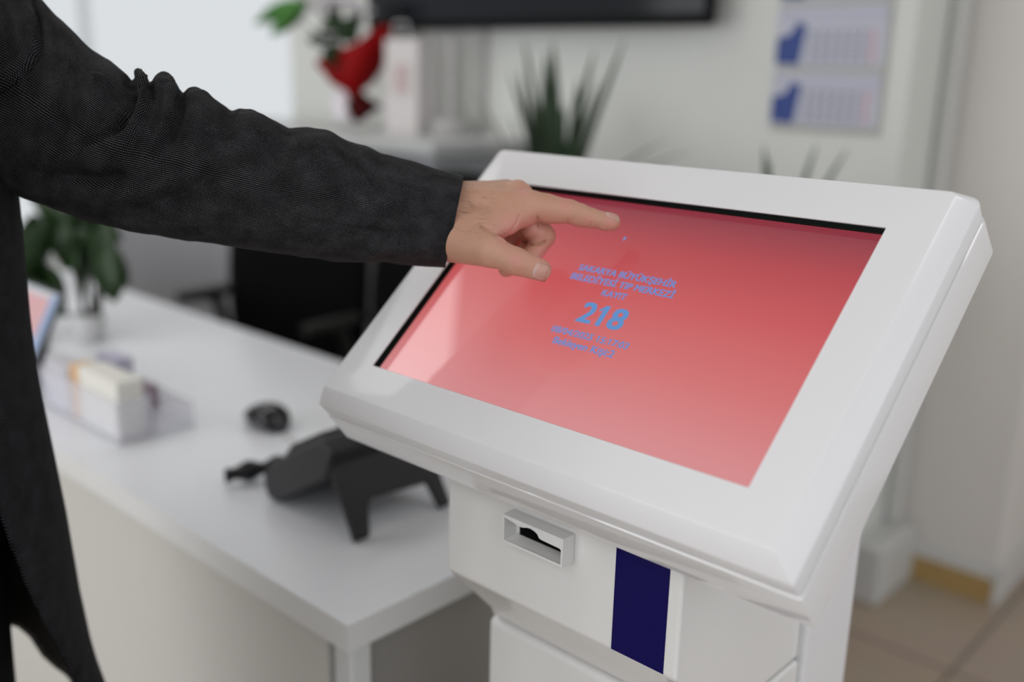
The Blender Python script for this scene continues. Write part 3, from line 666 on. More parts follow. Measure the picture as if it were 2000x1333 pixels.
# valleys (negative) and ridges (positive) of the bunched sleeve
for pl, am, wd in (([(257, 152), (262, 180), (254, 215), (232, 248), (196, 272), (150, 292), (110, 300)], -.0085, 11), ([(270, 150), (283, 200), (275, 240), (246, 280), (205, 312)], .0065, 15),
                   ([(290, 165), (294, 200), (282, 240), (262, 280), (236, 318)], -.0045, 10), ([(322, 152), (325, 190), (314, 235), (290, 285), (262, 330), (225, 370)], .0060, 16),
                   ([(322, 160), (318, 200), (305, 250), (282, 290), (255, 330)], -.0050, 9), ([(352, 182), (350, 220), (335, 270), (305, 320)], -.0050, 12),
                   ([(385, 182), (388, 230), (375, 290), (340, 350)], .0045, 22), ([(449, 216), (440, 260), (425, 300)], -.0035, 14), ([(500, 225), (490, 270), (480, 330)], .0035, 26),
                   ([(562, 252), (550, 290), (540, 330)], -.0025, 15), ([(640, 265), (632, 310), (612, 360)], .0025, 24), ([(745, 300), (738, 330), (730, 370)], -.0018, 14),
                   ([(225, 262), (160, 300), (95, 318), (40, 325)], .0050, 22), ([(240, 340), (190, 350), (120, 345), (60, 335)], -.0060, 14), ([(340, 350), (280, 378), (220, 385), (150, 375)], .0045, 20),
                   ([(420, 330), (360, 380), (290, 405), (230, 430)], -.0045, 16), ([(130, 240), (90, 262), (30, 275)], -.0040, 16), ([(200, 150), (180, 200), (120, 235)], .0045, 26), ([(215, 165), (232, 190), (250, 205)], -.0030, 9),
                   ([(720, 490), (760, 480), (800, 490), (850, 480)], .0030, 14), ([(600, 430), (680, 445), (760, 455), (865, 470)], -.0012, 5)):
    off += fold(pl, am*FA, wd)
off += fold([(62, -10), (74, 30), (79, 70), (72, 105), (52, 135), (22, 162), (-10, 182)], -.0065, 5, False)      # armhole seam
off += fold([(50, -10), (60, 40), (63, 75), (55, 108), (36, 132), (5, 155)], .0045, 10, False)
hb = np.array([noise.noise(Vector((px2[i, 0]*.018, px2[i, 1]*.012, 3.1)))+.5*noise.noise(Vector((px2[i, 0]*.04, px2[i, 1]*.03, 7.7))) for i in range(0, len(W))])
off += hb*.0014*np.clip((900-px2[:, 0])/200, 0, 1)
W = W+Nw*off[:, None]
# cuff: folded edge going back inside
rw = W.reshape(NS, NA, 3); last = rw[-1]; lc = last.mean(0)
axv = _n(rw[-1].mean(0)-rw[-8].mean(0))
extra = []
for kq, (sc_, back) in enumerate(((1.0, .0012), (.975, .0016), (.955, .0), (.945, -.006), (.94, -.03))):
    extra.append(lc+(last-lc)*sc_+axv*back)
Wf = np.concatenate([W]+extra); NT = NS+len(extra)
sqf = [(i*NA+j, i*NA+(j+1) % NA, (i+1)*NA+(j+1) % NA, (i+1)*NA+j) for i in range(NT-1) for j in range(NA)]
me = bpy.data.meshes.new('sleeve'); me.from_pydata(toworld(Wf).tolist(), [], sqf)
uvl = me.uv_layers.new(name='UVMap'); U_ = np.zeros((len(me.loops), 2)); li = 0
for i in range(NT-1):
    i0, i1 = min(i, NS-1), min(i+1, NS-1); e0 = max(0, i-NS+1)*.002; e1 = max(0, i+1-NS+1)*.002
    for j in range(NA):
        U_[li] = UVs[i0, j]+(e0, 0); U_[li+1] = UVs[i0, j+1]+(e0, 0); U_[li+2] = UVs[i1, j+1]+(e1, 0); U_[li+3] = UVs[i1, j]+(e1, 0); li += 4
uvl.data.foreach_set('uv', U_.ravel())
sleeve = bpy.data.objects.new('jacket_sleeve', me); C.objects.link(sleeve); me.materials.append(K['tweed']); 
bm = bmesh.new(); bm.from_mesh(me); bmesh.ops.recalc_face_normals(bm, faces=bm.faces); bm.to_mesh(me); bm.free()

# jacket torso: rings round the trunk, front extent following the coat's edge
SX = [(-400, -60), (0, -60), (150, -40), (200, 2), (240, 11), (300, 20), (345, 31), (383, 38), (450, 45), (520, 51), (620, 60), (700, 70), (780, 84), (870, 103), (1000, 130), (1150, 156), (1250, 178), (1290, 190), (1333, 206), (1420, 235), (1600, 260)]
SXa = np.array(SX, float)
def sil(y): return np.interp(y, SXa[:, 0], SXa[:, 1])
NZ, NR = 120, 160
zz = np.linspace(1.425, .64, NZ); JR = np.zeros((NZ, NR, 3)); 
ang = np.linspace(0, 2*math.pi, NR, endpoint=False)
for i, z in enumerate(zz):
    wl = np.interp(z, [.77, .95, 1.1, 1.3, 1.38, 1.405, 1.425], [.215, .195, .185, .20, .185, .12, .075])      # half width
    wb = np.interp(z, [.77, .95, 1.1, 1.3, 1.38, 1.405, 1.425], [.16, .14, .125, .125, .105, .085, .070])
    def ring(ef):
        ca, sa_ = np.cos(ang), np.sin(ang)
        f_ = np.where(ca > 0, ef*np.abs(ca)**.9, -wb*np.abs(ca)**.9); l_ = wl*np.sign(sa_)*np.abs(sa_)**.85
        return TC+Fd*f_[:, None]+Ld*l_[:, None]+np.array([0, 0, z])
    lo_, hi_ = .05, .40
    for _ in range(26):
        md_ = (lo_+hi_)/2; pr = proj(ring(md_)); ex_ = (pr[:, 0]-sil(pr[:, 1])).max()
        if ex_ > 0: hi_ = md_
        else: lo_ = md_
    ef = min(lo_, .30) if z > 0 else lo_
    if z > 1.38: ef = min(ef, .11)
    JR[i] = ring(ef)
Wj = JR.reshape(-1, 3)
# soft vertical drape
fj = [(i*NR+j, i*NR+(j+1) % NR, (i+1)*NR+(j+1) % NR, (i+1)*NR+j) for i in range(NZ-1) for j in range(NR)]
pj = proj(Wj)
cutL = np.array([(940, -40), (1000, 0), (1080, 30), (1160, 62), (1230, 96), (1280, 124), (1333, 152), (1450, 200)], float)     # front edge of the open panel
cutH = np.array([(-200, 1200), (0, 1214), (12, 1216), (38, 1224), (60, 1242), (85, 1280), (110, 1302), (135, 1320), (150, 1345), (250, 1500)], float)   # hem curve seen behind
cenj = np.repeat(JR.mean(1), NR, axis=0); outw = Wj-cenj; viewv = CAM-Wj; near = (outw*viewv).sum(1) > 0
keep = []
for f_ in fj:
    p = pj[list(f_)].mean(0); nr = near[list(f_)].mean() > .5
    if nr and p[1] > 940 and p[0] > -130 and p[0] < np.interp(p[1], cutL[:, 0], cutL[:, 1]): continue
    if (not nr) and p[1] > np.interp(p[0], cutH[:, 0], cutH[:, 1]) and -130 < p[0] < 150: continue
    keep.append(f_)
me = bpy.data.meshes.new('jacket_body'); me.from_pydata(Wj.tolist(), [], keep)
uvl = me.uv_layers.new(name='UVMap')
for pl in me.polygons:
    js = [me.loops[l].vertex_index % NR for l in pl.loop_indices]; wrap = max(js)-min(js) > NR/2
    for l in pl.loop_indices:
        vi = me.loops[l].vertex_index; j = vi % NR; j = j+NR if (wrap and j < NR/2) else j
        uvl.data[l].uv = (j/NR*1.1, zz[vi//NR])
jb = bpy.data.objects.new('jacket', me); C.objects.link(jb); me.materials.append(K['wool']); me.materials.append(K['lining'])
bm = bmesh.new(); bm.from_mesh(me); loose = [v for v in bm.verts if not v.link_faces]; bmesh.ops.delete(bm, geom=loose, context='VERTS')
def snap(v, poly, key):
    p = proj(np.array(v.co)); best = None
    for a, b_ in zip(poly[:-1], poly[1:]):
        d = b_-a; t = np.clip((p[:2]-a)@d/(d@d), 0, 1); q_ = a+t*d; e_ = np.linalg.norm(q_-p[:2])
        if best is None or e_ < best[0]: best = (e_, q_)
    if best[0] < 60: v.co = Vector(at(best[1][0], best[1][1], p[2]))
bc_ = [v for v in bm.verts if v.is_boundary and TC[2]+.645 < v.co.z < 1.30]
for v in bc_:
    p = proj(np.array(v.co)); isn = (np.array(v.co)-np.array([TC[0], TC[1], v.co.z]))@(CAM-np.array(v.co)) > 0
    if p[0] < -90 and abs(p[0]+130) < 30: v.co = Vector(at(-130, p[1], p[2]))
    elif isn: snap(v, cutL[:, ::-1], 0)
    else: snap(v, cutH, 1)
bmesh.ops.recalc_face_normals(bm, faces=bm.faces)
for f_ in bm.faces:
    f_.smooth = True
f0 = bm.faces[:][0] if False else None
tot = sum((f_.normal.dot(f_.calc_center_median()-Vector((TC[0], TC[1], f_.calc_center_median().z)))) for f_ in bm.faces)
if tot < 0: bmesh.ops.reverse_faces(bm, faces=bm.faces)
bm.to_mesh(me); bm.free()
md = jb.modifiers.new('smooth', 'LAPLACIANSMOOTH') if False else None
md = jb.modifiers.new('solid', 'SOLIDIFY'); md.thickness = .0028; md.offset = -1; md.material_offset = 1; md.use_rim = True; md.material_offset_rim = 0
fin(jb, person, angle=180)
fin(sleeve, jb, angle=180); sleeve.matrix_parent_inverse = Matrix.Identity(4)
lab(sleeve, 'speckled charcoal sleeve bunched at the elbow')
# right sleeve, its hand in the trouser pocket
MB().tube([tuple(p) for p in catmull([P_(0, -.13, 1.36), P_(-.03, -.215, 1.25), P_(-.07, -.27, 1.08), P_(.0, -.27, .97), P_(.045, -.235, .885)], 8)], [.066]*8+[.062]*8+[.058]*8+[.052]*8+[.048], 24).build('jacket_sleeve', K['wool'], jb, angle=180).matrix_parent_inverse = Matrix.Identity(4)
# shirt and hair, trousers, shoes
MB().rings([[tuple(P_(.012+r*math.cos(a), r*math.sin(a), z)) for a in (2*math.pi*k/28 for k in range(28))] for r, z in ((.088, 1.395), (.072, 1.425), (.062, 1.455), (.060, 1.47))]).build('shirt_collar', mat('dark_shirt', (.02, .02, .025), .7), person, solid=.003)
MB().rings([[tuple(P_(-.005+rf*math.cos(a), rl*math.sin(a), z)) for a in (2*math.pi*k/36 for k in range(36))] for rf, rl, z in ((.112, .155, .90), (.112, .155, 1.0), (.112, .158, 1.15), (.112, .165, 1.30), (.095, .15, 1.365), (.078, .10, 1.395), (.074, .078, 1.41))]).build('shirt', mat('black_shirt_cloth', (.008, .008, .009), .85, .1), person, angle=180)
hr = MB(); rs = []
for k in range(14):
    th = math.pi*.5-(k/13)*1.75; rr = .093*math.cos(th); zz_ = 1.622+.098*math.sin(th)
    rs.append([tuple(P_(.008+(rr*1.04)*math.cos(a)*(1 if math.cos(a) < 0 else max(.45, 1-.55*max(0, (k-6))/6)), rr*math.sin(a), zz_)) for a in (2*math.pi*q_/32 for q_ in range(32))])
hr.rings(rs, True, False).build('hair', mat('short_dark_hair', (.012, .009, .007), .6, bump=.6, bscale=400), person, solid=.004)
MB().rings([[tuple(P_(-.03+rf*math.cos(a), rl*math.sin(a), z)) for a in (2*math.pi*k/32 for k in range(32))] for rf, rl, z in ((.105, .150, 1.02), (.112, .160, .96), (.118, .170, .88), (.105, .168, .80), (.06, .12, .76))], True, True).build('trouser_seat', K['trouser'], person, angle=180)
for sg in (-1, 1):
    pts = [P_(-.03, .085*sg, .93), P_(-.03, .095*sg, .80), P_(-.02, .10*sg, .50), P_(-.03, .10*sg, .10)]
    MB().tube([tuple(p) for p in catmull(pts, 8)], list(np.interp(np.arange(25), [0, 8, 16, 24], [.098, .093, .072, .062])), 28, up=(1, 0, 0)).build('trouser_leg', K['trouser'], person, angle=180)
    sh = MB(); rs = []
    for f_, hw_, hh in ((-.075, .022, .05), (-.068, .034, .09), (-.02, .038, .10), (.05, .040, .075), (.11, .046, .055), (.165, .040, .045), (.195, .018, .028)):
        rs.append([tuple(P_(f_, .10*sg+hw_*math.cos(a), max(0.001, hh/2+hh/2*math.sin(a)))) for a in (2*math.pi*q_/20 for q_ in range(20))])
    sh.rings(rs, True, True).build('shoe', K['black'], person, angle=180)

# ------------------------------------------------------------------ desk phone
PHX = (-.962, -1.185); PY0, PY1 = .752, .905
phone = thing('desk_phone', 'black desk phone on an angled stand at the desk end beside the kiosk', 'telephone', (-1.07, .83, DZ))
def xzp(x, z, y): return (x, y, z)
zt = DZ
side = [(-1.005, zt+.120), (-1.035, zt+.132), (-1.155, zt+.062), (-1.176, zt+.040), (-1.174, zt+.020), (-1.165, zt+.003), (-1.140, zt+.004), (-1.020, zt+.078)]
MB().prism(side, xzp, PY0, PY1+.03).build('phone_body', K['black'], phone, bevel=.006)
# stand plate with two feet
def stand(y, s_, t=0):               # s_: 0 at the hinge, 1 at the foot
    return (-1.022+s_*.062+t*.8, y, zt+.110-s_*.1035+t*.6)
pol = [(PY0+.004, 0), (PY1+.026, 0), (PY1+.024, 1), (PY1+.002, 1), (PY1-.004, .66), (PY0+.050, .60), (PY0+.040, .70), (PY0+.026, 1), (PY0+.001, 1)]
MB().prism(pol, lambda y, s_, t: stand(y, s_, t), -.011, .0).build('phone_stand', K['black'], phone, bevel=.004)
# handset lying on the left side of the cradle
hy = PY1+.002
hsP = [(-1.012, hy, zt+.146), (-1.040, hy, zt+.151), (-1.080, hy, zt+.133), (-1.125, hy, zt+.106), (-1.150, hy, zt+.088), (-1.168, hy, zt+.070)]
MB().tube([tuple(p) for p in catmull(hsP, 6)], list(np.interp(np.arange(31), [0, 4, 9, 22, 27, 30], [.018, .027, .019, .019, .027, .018])), 18, flat=.60).build('handset', K['black'], phone, angle=180)
MB().prism([(-1.030, zt+.124), (-1.050, zt+.134), (-1.120, zt+.096), (-1.150, zt+.062), (-1.03, zt+.1)], xzp, PY0+.012, PY1-.035).build('keypad_block', K['black'], phone, bevel=.004)
cp = []; tot_t = 26
c0, c1, c2 = on(610, 900, 2, zt+.035), on(530, 910, 2, zt+.018), on(440, 930, 2, zt+.018)
for k in range(tot_t*14+1):
    u = k/(tot_t*14); p = (1-u)**2*c0+2*u*(1-u)*c1+u*u*c2; a = k/14*2*math.pi; rr = .0100*(1+.35*math.sin(u*19))
    d_ = _n(c2-c0); b1 = np.cross(d_, [0, 0, 1]); b1 = _n(b1); b2 = np.cross(b1, d_)
    cp.append(tuple(p+b1*rr*math.cos(a)+b2*rr*math.sin(a)))
MB().tube(cp, .0034, 6).build('coiled_cord', K['black'], phone, angle=180)

# mouse
mc = on(522, 832, 2, zt)
rs = []; mdir = _n(np.array([1, -.10, 0])); mper = np.array([-mdir[1], mdir[0], 0])
for k in range(15):
    a = math.pi*k/14; x = -math.cos(a)*.050; hw_ = .034*math.sin(a)**.6 if 0 < k < 14 else .0005; hh = .043*(math.sin(a)**.7)*(1-.15*math.cos(a)) if 0 < k < 14 else .0005
    rs.append([tuple(mc+mdir*x+mper*hw_*math.cos(t)+np.array([0, 0, max(.0, .5*hh*(math.sin(t))+.5*hh) if True else 0])) for t in (2*math.pi*q_/24 for q_ in range(24))])
mouse = thing('computer_mouse', 'glossy black computer mouse on the white desk behind the phone', 'computer mouse', tuple(mc))
MB().rings(rs, True, True).build('mouse_shell', K['blackgloss'], mouse, angle=180)
mw = mc+mdir*.026
MB().tube([tuple(mw+mper*t+np.array([0, 0, .0335])) for t in (-.003, .003)], .006, 16).build('scroll_wheel', K['black'], mouse)
cpts = [on(556, 852, 2, zt+.004), on(585, 868, 2, zt+.0025), on(615, 877, 2, zt+.0025), on(650, 878, 2, zt+.0025), on(700, 868, 2, zt+.0025)]
MB().tube([tuple(p) for p in catmull(cpts, 8)], .0018, 8).build('mouse_cable', mat('light_grey_cable', (.42, .40, .38), .5), mouse)

# ------------------------------------------------------------------ leaflet box, card stack, flyer stand
def rbox(mb, c, ex, ey, lx, ly, z0, z1, t=.003, open_top=True):      # thin-walled tray around c
    def p(a, b_, z): return tuple(np.array([c[0], c[1], 0])+ex*a+ey*b_+np.array([0, 0, z]))
    def bx(a0, a1, b0, b1, z0_, z1_):
        mb.add([p(a0,b0,z0_),p(a1,b0,z0_),p(a1,b1,z0_),p(a0,b1,z0_),p(a0,b0,z1_),p(a1,b0,z1_),p(a1,b1,z1_),p(a0,b1,z1_)], [(0,3,2,1),(4,5,6,7),(0,1,5,4),(1,2,6,5),(2,3,7,6),(3,0,4,7)])
    bx(0, lx, 0, ly, z0, z0+t); bx(0, lx, 0, t, z0+t, z1); bx(0, lx, ly-t, ly, z0+t, z1); bx(0, t, t, ly-t, z0+t, z1); bx(lx-t, lx, t, ly-t, z0+t, z1)
ex, ey = np.array([1, 0, 0.]), np.array([0, 1, 0.])
bc = on(232, 872, 2, zt); bx0 = bc-ex*.30
holder = thing('leaflet_holder', 'clear acrylic desk organiser box holding cream cards near the jacket', 'desk organiser', tuple(bx0+ex*.15+ey*.06))
mb = MB(); rbox(mb, bx0, ex, ey, .30, .062, zt, zt+.075); mb.build('front_tray', K['acryl'], holder, smooth=False)
mb = MB(); rbox(mb, bx0+ey*.064+ex*.1, ex, ey, .20, .075, zt, zt+.048); mb.build('rear_tray', K['acryl'], holder, smooth=False)
def cards(name, label, cat, c, lx, ly, z0, z1, m, group=None, tilt=0):
    mb = MB(); c = np.array(c)
    v = []
    for z, sh_ in ((z0, 0), (z1, tilt)):
        for a, b_ in ((0, 0), (lx, 0), (lx, ly), (0, ly)): v.append(tuple(np.array([c[0], c[1], 0])+ex*a+ey*(b_+sh_)+np.array([0, 0, z])))
    mb.add(v, [(0,3,2,1),(4,5,6,7),(0,1,5,4),(1,2,6,5),(2,3,7,6),(3,0,4,7)])
    return tag(mb.build(name, m, None, bevel=.001), label, cat, group)
cards('card_stack', 'cream card stack upright in the right half of the acrylic box', 'cards', bx0+ex*.150+ey*.008, .142, .045, zt+.0035, zt+.105, K['cream'])
cards('card_stack', 'pale grey leaflets standing at the left end of the acrylic box', 'leaflets', bx0+ex*.01+ey*.008, .095, .040, zt+.0035, zt+.090, mat('grey_leaflets', (.55, .54, .58), .6))
cards('card_stack', 'brown and lilac cards in the low rear tray of the acrylic box', 'cards', bx0+ex*.150+ey*.078, .060, .045, zt+.0035, zt+.060, mat('brown_cards', (.30, .24, .27), .6))
cards('pencil_box', 'small orange and yellow box between the leaflets and cream cards', 'box', bx0+ex*.112+ey*.010, .030, .035, zt+.0035, zt+.100, mat('orange_box', (.72, .46, .24), .5))
cards('card_stack', 'lilac tissue packet lying behind the cream cards', 'packet', bx0+ex*.02+ey*.10, .075, .035, zt+.0, zt+.085, mat('lilac_packet', (.50, .49, .60), .5))
# flyer stand
fc_ = on(84, 800, 2, zt); fs = thing('flyer_stand', 'tilted tabletop flyer stand with pink and blue print beside the jacket', 'flyer stand', tuple(fc_-ex*.1+ey*.05))
fb = fc_-ex*.255-ey*.02
def fpt(a, s_, t=0): return tuple(fb+ex*a+np.array([0, .10*s_+t*.9, .19*s_-t*.45])+np.array([0, 0, .004]))
MB().prism([(0, 0), (.20, 0), (.20, 1), (0, 1)], fpt, .0, .006).build('back_board', mat('dark_back_board', (.03, .035, .045), .4), fs, bevel=.001)
MB().prism([(.004, .02), (.190, .02), (.190, .98), (.004, .98)], fpt, -.0018, -.0004).build('flyer', mat('pale_flyer', (.55, .57, .60), .5), fs, smooth=False)
MB().prism([(.010, .55), (.160, .55), (.160, .92), (.010, .92)], fpt, -.0026, -.0020).build('pink_print', mat('pink_print', (.62, .36, .37), .5), fs, smooth=False)
MB().prism([(.166, .30), (.186, .30), (.186, .96), (.166, .96)], fpt, -.0026, -.0020).build('blue_print', mat('blue_print', (.22, .34, .58), .5), fs, smooth=False)
MB().prism([(0, 0), (.06, 0), (.10, .16)], lambda a, z, t: tuple(fb+np.array([t, .02+a, z])), .08, .11).build('easel_leg', K['black'], fs, bevel=.001)

# ------------------------------------------------------------------ plants
def leaf(mb, p0, d, L_, wd, droop=.3, segs=8, twist=0, fold_=.15, wprof=None):
    d = _n(d); up = np.array([0, 0, 1.]); s_ = np.cross(d, up); s_ = _n(s_) if np.linalg.norm(s_) > 1e-3 else np.array([1, 0, 0.])
    if twist: s_ = s_*math.cos(twist)+np.cross(d, s_)*math.sin(twist)
    p = np.array(p0, float); V_ = []
    for k in range(segs+1):
        t = k/segs; ww = wd*(math.sin(math.pi*min(1, t*.93+.07))**.8 if wprof is None else wprof(t))
        n_ = np.cross(s_, d)
        V_ += [p-s_*ww, p-n_*ww*fold_, p+s_*ww]
        d = _n(d+np.array([0, 0, -droop/segs])); p = p+d*L_/segs
    mb.add(V_, [q_ for k in range(segs) for q_ in ((3*k, 3*k+1, 3*k+4, 3*k+3), (3*k+1, 3*k+2, 3*k+5, 3*k+4))])
def potted(name, label, base, specs, lm, pot_r=.07, pot_h=.11, stems=None, group=None):
    t = thing(name, label, 'plant', tuple(base), group)
    b0 = np.array(base)
    MB().lathe(tuple(b0), [(pot_r*.75, 0), (pot_r*.8, .004), (pot_r, pot_h*.92), (pot_r*1.06, pot_h*.93), (pot_r*1.06, pot_h), (pot_r*.94, pot_h), (pot_r*.92, pot_h*.9)]).build('pot', K['terra'], t)
    MB().lathe(tuple(b0+np.array([0, 0, pot_h*.86])), [(pot_r*.9, 0), (pot_r*.9, .006), (pot_r*.3, .010)]).build('soil', K['soil'], t)
    mb = MB()
    for s_ in specs:
        leaf(mb, b0+np.array([s_[0], s_[1], pot_h*.9]) if len(s_[2]) == 3 else None, s_[2], s_[3], s_[4], s_[5], wprof=s_[6] if len(s_) > 6 else None)
    mb.build('leaves', lm, t, solid=.0012, angle=180)
    return t
CT = 1.165                                             # cabinet top
def spike(t): return (1-t)**.55*(.55+.45*min(1, t*6))
def dirpx(base, px, py, dy=0):                         # direction from base towards a pixel, at the base's depth
    d = proj(np.array(base))[2]; return at(px, py, d)-np.array(base)
cb = on(1090, 330, 1, 2.10); cb[2] = 0
specs = []
for px, py, L_, wd in ((1020, 235, 1, .015), (1058, 225, 1, .016), (1102, 215, 1, .015), (1140, 230, 1, .015), (1168, 200, 1, .014), (1045, 150, 1, .014), (1015, 205, 1, .013), (1060, 190, 1, .014), (1110, 170, 1, .014), (1005, 155, 1, .016), (1028, 95, 1, .014), (1075, 100, 1, .017), (1088, 118, 1, .014), (1190, 130, 1, .018), (1150, 150, 1, .013), (1130, 195, 1, .014), (955, 190, 1, .009), (1300, 270, 1, .018), (1380, 300, 1, .016), (890, 268, 1, .018), (1245, 265, 1, .012)):
    v_ = dirpx(cb+np.array([0, 0, .98]), px, py-14)+R[:, 2]*(.22 if px > 1140 else .05); specs.append((random.uniform(-.03, .03), random.uniform(-.03, .03), tuple(v_+np.array([0, 0, .0])), float(np.linalg.norm(v_))*1.05, wd*1.8, .12 if py < 240 else .45, spike))
potted('potted_spiky_plant', 'long leaved spiky plant in tall white floor planter behind the kiosk top edge', cb, specs, K['leaf2'], .12, 1.06)
cb2 = on(1520, 340, 1, 2.02); cb2[2] = 0
specs = []
for px, py, wd in ((1490, 262, .016), (1512, 290, .013), (1585, 258, .013), (1640, 262, .015), (1450, 315, .013), (1420, 330, .012), (1560, 330, .012)):
    v_ = dirpx(cb2+np.array([0, 0, .95]), px, py); specs.append((random.uniform(-.015, .015), random.uniform(-.015, .015), tuple(v_), float(np.linalg.norm(v_))*1.05, wd, .2, spike))
potted('potted_spiky_plant', 'smaller spiky plant in tall white floor planter below the wall calendar', cb2, specs, K['leaf2'], .12, 1.02)

# back cabinet
cabn = thing('back_cabinet', 'long grey cabinet with a pale top behind the staff chairs', 'cabinet', (-2.7, 2.2, 0))
CX0, CX1, CYf = -4.7, -2.13, 1.97
MB().box((CX0, CYf, CT-.035), (CX1, WY-.002, CT)).build('cabinet_top', K['cabtop'], cabn, bevel=.003)
MB().box((CX0+.01, CYf+.02, .06), (CX1-.01, WY-.004, CT-.035)).build('carcass', K['cab'], cabn)
MB().box((CX0+.03, CYf+.06, 0), (CX1-.03, WY-.03, .06)).build('plinth', K['black'], cabn)
nd = 4; dw = (CX1-CX0-.02)/nd
for k in range(nd):
    x0 = CX0+.01+k*dw
    dd = MB().box((x0+.002, CYf+.002, .07), (x0+dw-.002, CYf+.0195, CT-.09)).build('cabinet_door', K['cab'], cabn, bevel=.002)
    h_ = MB().tube([(x0+dw-.04 if k % 2 == 0 else x0+.04, CYf-.02, z) for z in (.85, 1.0)], .005, 8); h_.build('handle', K['grey'], dd).matrix_parent_inverse = Matrix.Identity(4)

# bouquet in red wrapping with a white bow, on the cabinet top
bb = on(672, 236, 1, 2.16); bb[2] = CT
bq = thing('flower_bouquet', 'flower bouquet in red wrapping paper on the pale cabinet top', 'bouquet', tuple(bb))
def cpx(px, py): return at(px, py, proj(bb)[2])
bcx = bb[:2]
def ringat(px, py, hwpx, ry=.8, n=28, jit=0, seed=1, tilt=0):
    c = cpx(px, py); dpt = proj(bb)[2]; r = hwpx/F_PX*dpt; rn = random.Random(seed)
    rt = R[:, 0]; dp = np.array([-rt[1], rt[0], 0]); out = []
    for k in range(n):
        a = 2*math.pi*k/n; j = 1+jit*math.sin(a*5+seed)+jit*.5*rn.uniform(-1, 1)
        out.append(tuple(c+rt*r*math.cos(a)*j+dp*r*ry*math.sin(a)*j+np.array([0, 0, jit*r*.6*math.cos(a*4+seed)+tilt*r*math.cos(a)])))
    return out
MB().rings([ringat(692, 190, 14, 1), ringat(690, 178, 18, 1), ringat(686, 160, 42, .9, jit=.04), ringat(684, 136, 58, .8, jit=.06), ringat(690, 110, 68, .75, jit=.08, seed=2, tilt=.25), ringat(692, 86, 72, .7, jit=.10, seed=3, tilt=.5)]).build('red_wrap', K['red'], bq, solid=.002, angle=180)
MB().rings([ringat(700, 238, 10, 1), ringat(702, 228, 15, 1, jit=.1), ringat(708, 208, 34, .8, jit=.1), ringat(704, 192, 20, .8), ringat(697, 180, 12, 1), ringat(694, 172, 10, 1)], True, True).build('ribbon', K['darkred'], bq, angle=180)
MB().rings([ringat(676, 240, 14, 1), ringat(672, 225, 18, 1, jit=.1), ringat(668, 195, 20, .8, jit=.1), ringat(672, 168, 16, .8), ringat(684, 150, 10, 1)], True, True).build('white_bow', K['petal'], bq, angle=180)
mb = MB(); rn = random.Random(5)
for px, py, L_, w_ in ((612, 85, .2, .035), (640, 60, .16, .04), (665, 55, .14, .05), (680, 75, .14, .05), (710, 40, .2, .035), (650, 110, .1, .035), (655, 150, .1, .04), (640, 130, .1, .04), (670, 110, .1, .05), (700, 70, .15, .04), (655, 20, .2, .035), (690, 50, .15, .05)):
    c = cpx(672, 100)+R[:, 2]*.075; v_ = cpx(px, py)-c+R[:, 2]*.08; v_ = v_+np.array([0, 0, .0]); leaf(mb, c+v_*.25, v_, float(np.linalg.norm(v_))*.8, w_*.72, .15, twist=rn.uniform(.9, 2.2))
mb.build('foliage', K['leaf'], bq, solid=.0015, angle=180)
mb = MB(); 
for px, py in ((575, 10),):
    c = cpx(600, 10); v_ = cpx(px, py)-c; leaf(mb, c+np.array([0, 0, .0]), v_+np.array([0, 0, .0]), .20, .03, .6, twist=1.5)
c = cpx(600, 0); v_ = cpx(528, 70)-c; leaf(mb, c, v_, float(np.linalg.norm(v_)), .032, .0, twist=1.5)
mb.build('foliage', K['leafb'], bq, solid=.0015, angle=180)
for px, py, r in ((645, 95, .028), (640, 22, .055), (668, 5, .06), (700, 12, .055), (650, 75, .030), (620, 0, .05), (715, 30, .04)):
    c = cpx(px, py)+R[:, 2]*.09; mb = MB()
    for k in range(9):
        a = 2*math.pi*k/9; leaf(mb, c-np.array([0, 0, r*.5]), np.array([math.cos(a), math.sin(a)*.8, 1.1]), r*1.4, r*.45, 1.6, 5)
    mb.build('flower', K['petal'], bq, solid=.001, angle=180)

sm = MB()
for px, py in ((640, 40), (668, 20), (700, 30), (650, 90), (620, 18), (715, 45), (575, 30)):
    q0 = cpx(688, 150); q2 = cpx(px, py)+R[:, 2]*(.09 if px != 575 else .0); sm.tube([tuple(p) for p in catmull([q0, q0*.5+q2*.5+np.array([0, 0, .02]), q2], 5)], .003, 6)
sm.build('flower_stem', K['leaf'], bq)
# pale gift bag beside the bouquet
gb = on(800, 236, 1, 2.25); gb[2] = CT
gbag = thing('gift_bag', 'pale pinkish paper bag on the cabinet between bouquet and grey pole', 'paper bag', tuple(gb))
MB().rings([[(gb[0]-.08, gb[1]-.04, CT), (gb[0]+.08, gb[1]-.04, CT), (gb[0]+.08, gb[1]+.04, CT), (gb[0]-.08, gb[1]+.04, CT)], [(gb[0]-.08, gb[1]-.035, CT+.30), (gb[0]+.08, gb[1]-.035, CT+.30), (gb[0]+.08, gb[1]+.035, CT+.30), (gb[0]-.08, gb[1]+.035, CT+.30)]], True).build('bag_body', mat('pale_pink_paper', (.60, .57, .56), .6), gbag, solid=.0012, smooth=False)
MB().box((gb[0]-.03, gb[1]-.0425, CT+.13), (gb[0]+.04, gb[1]-.0412, CT+.22)).build('printed_patch', mat('faded_red_print', (.50, .40, .39), .6), gbag, smooth=False)
MB().tube([(gb[0]-.04, gb[1]-.035, CT+.29), (gb[0]-.03, gb[1]-.037, CT+.35), (gb[0]+.03, gb[1]-.037, CT+.35), (gb[0]+.04, gb[1]-.035, CT+.29)], .0025, 6).build('bag_handle', K['white'], gbag)
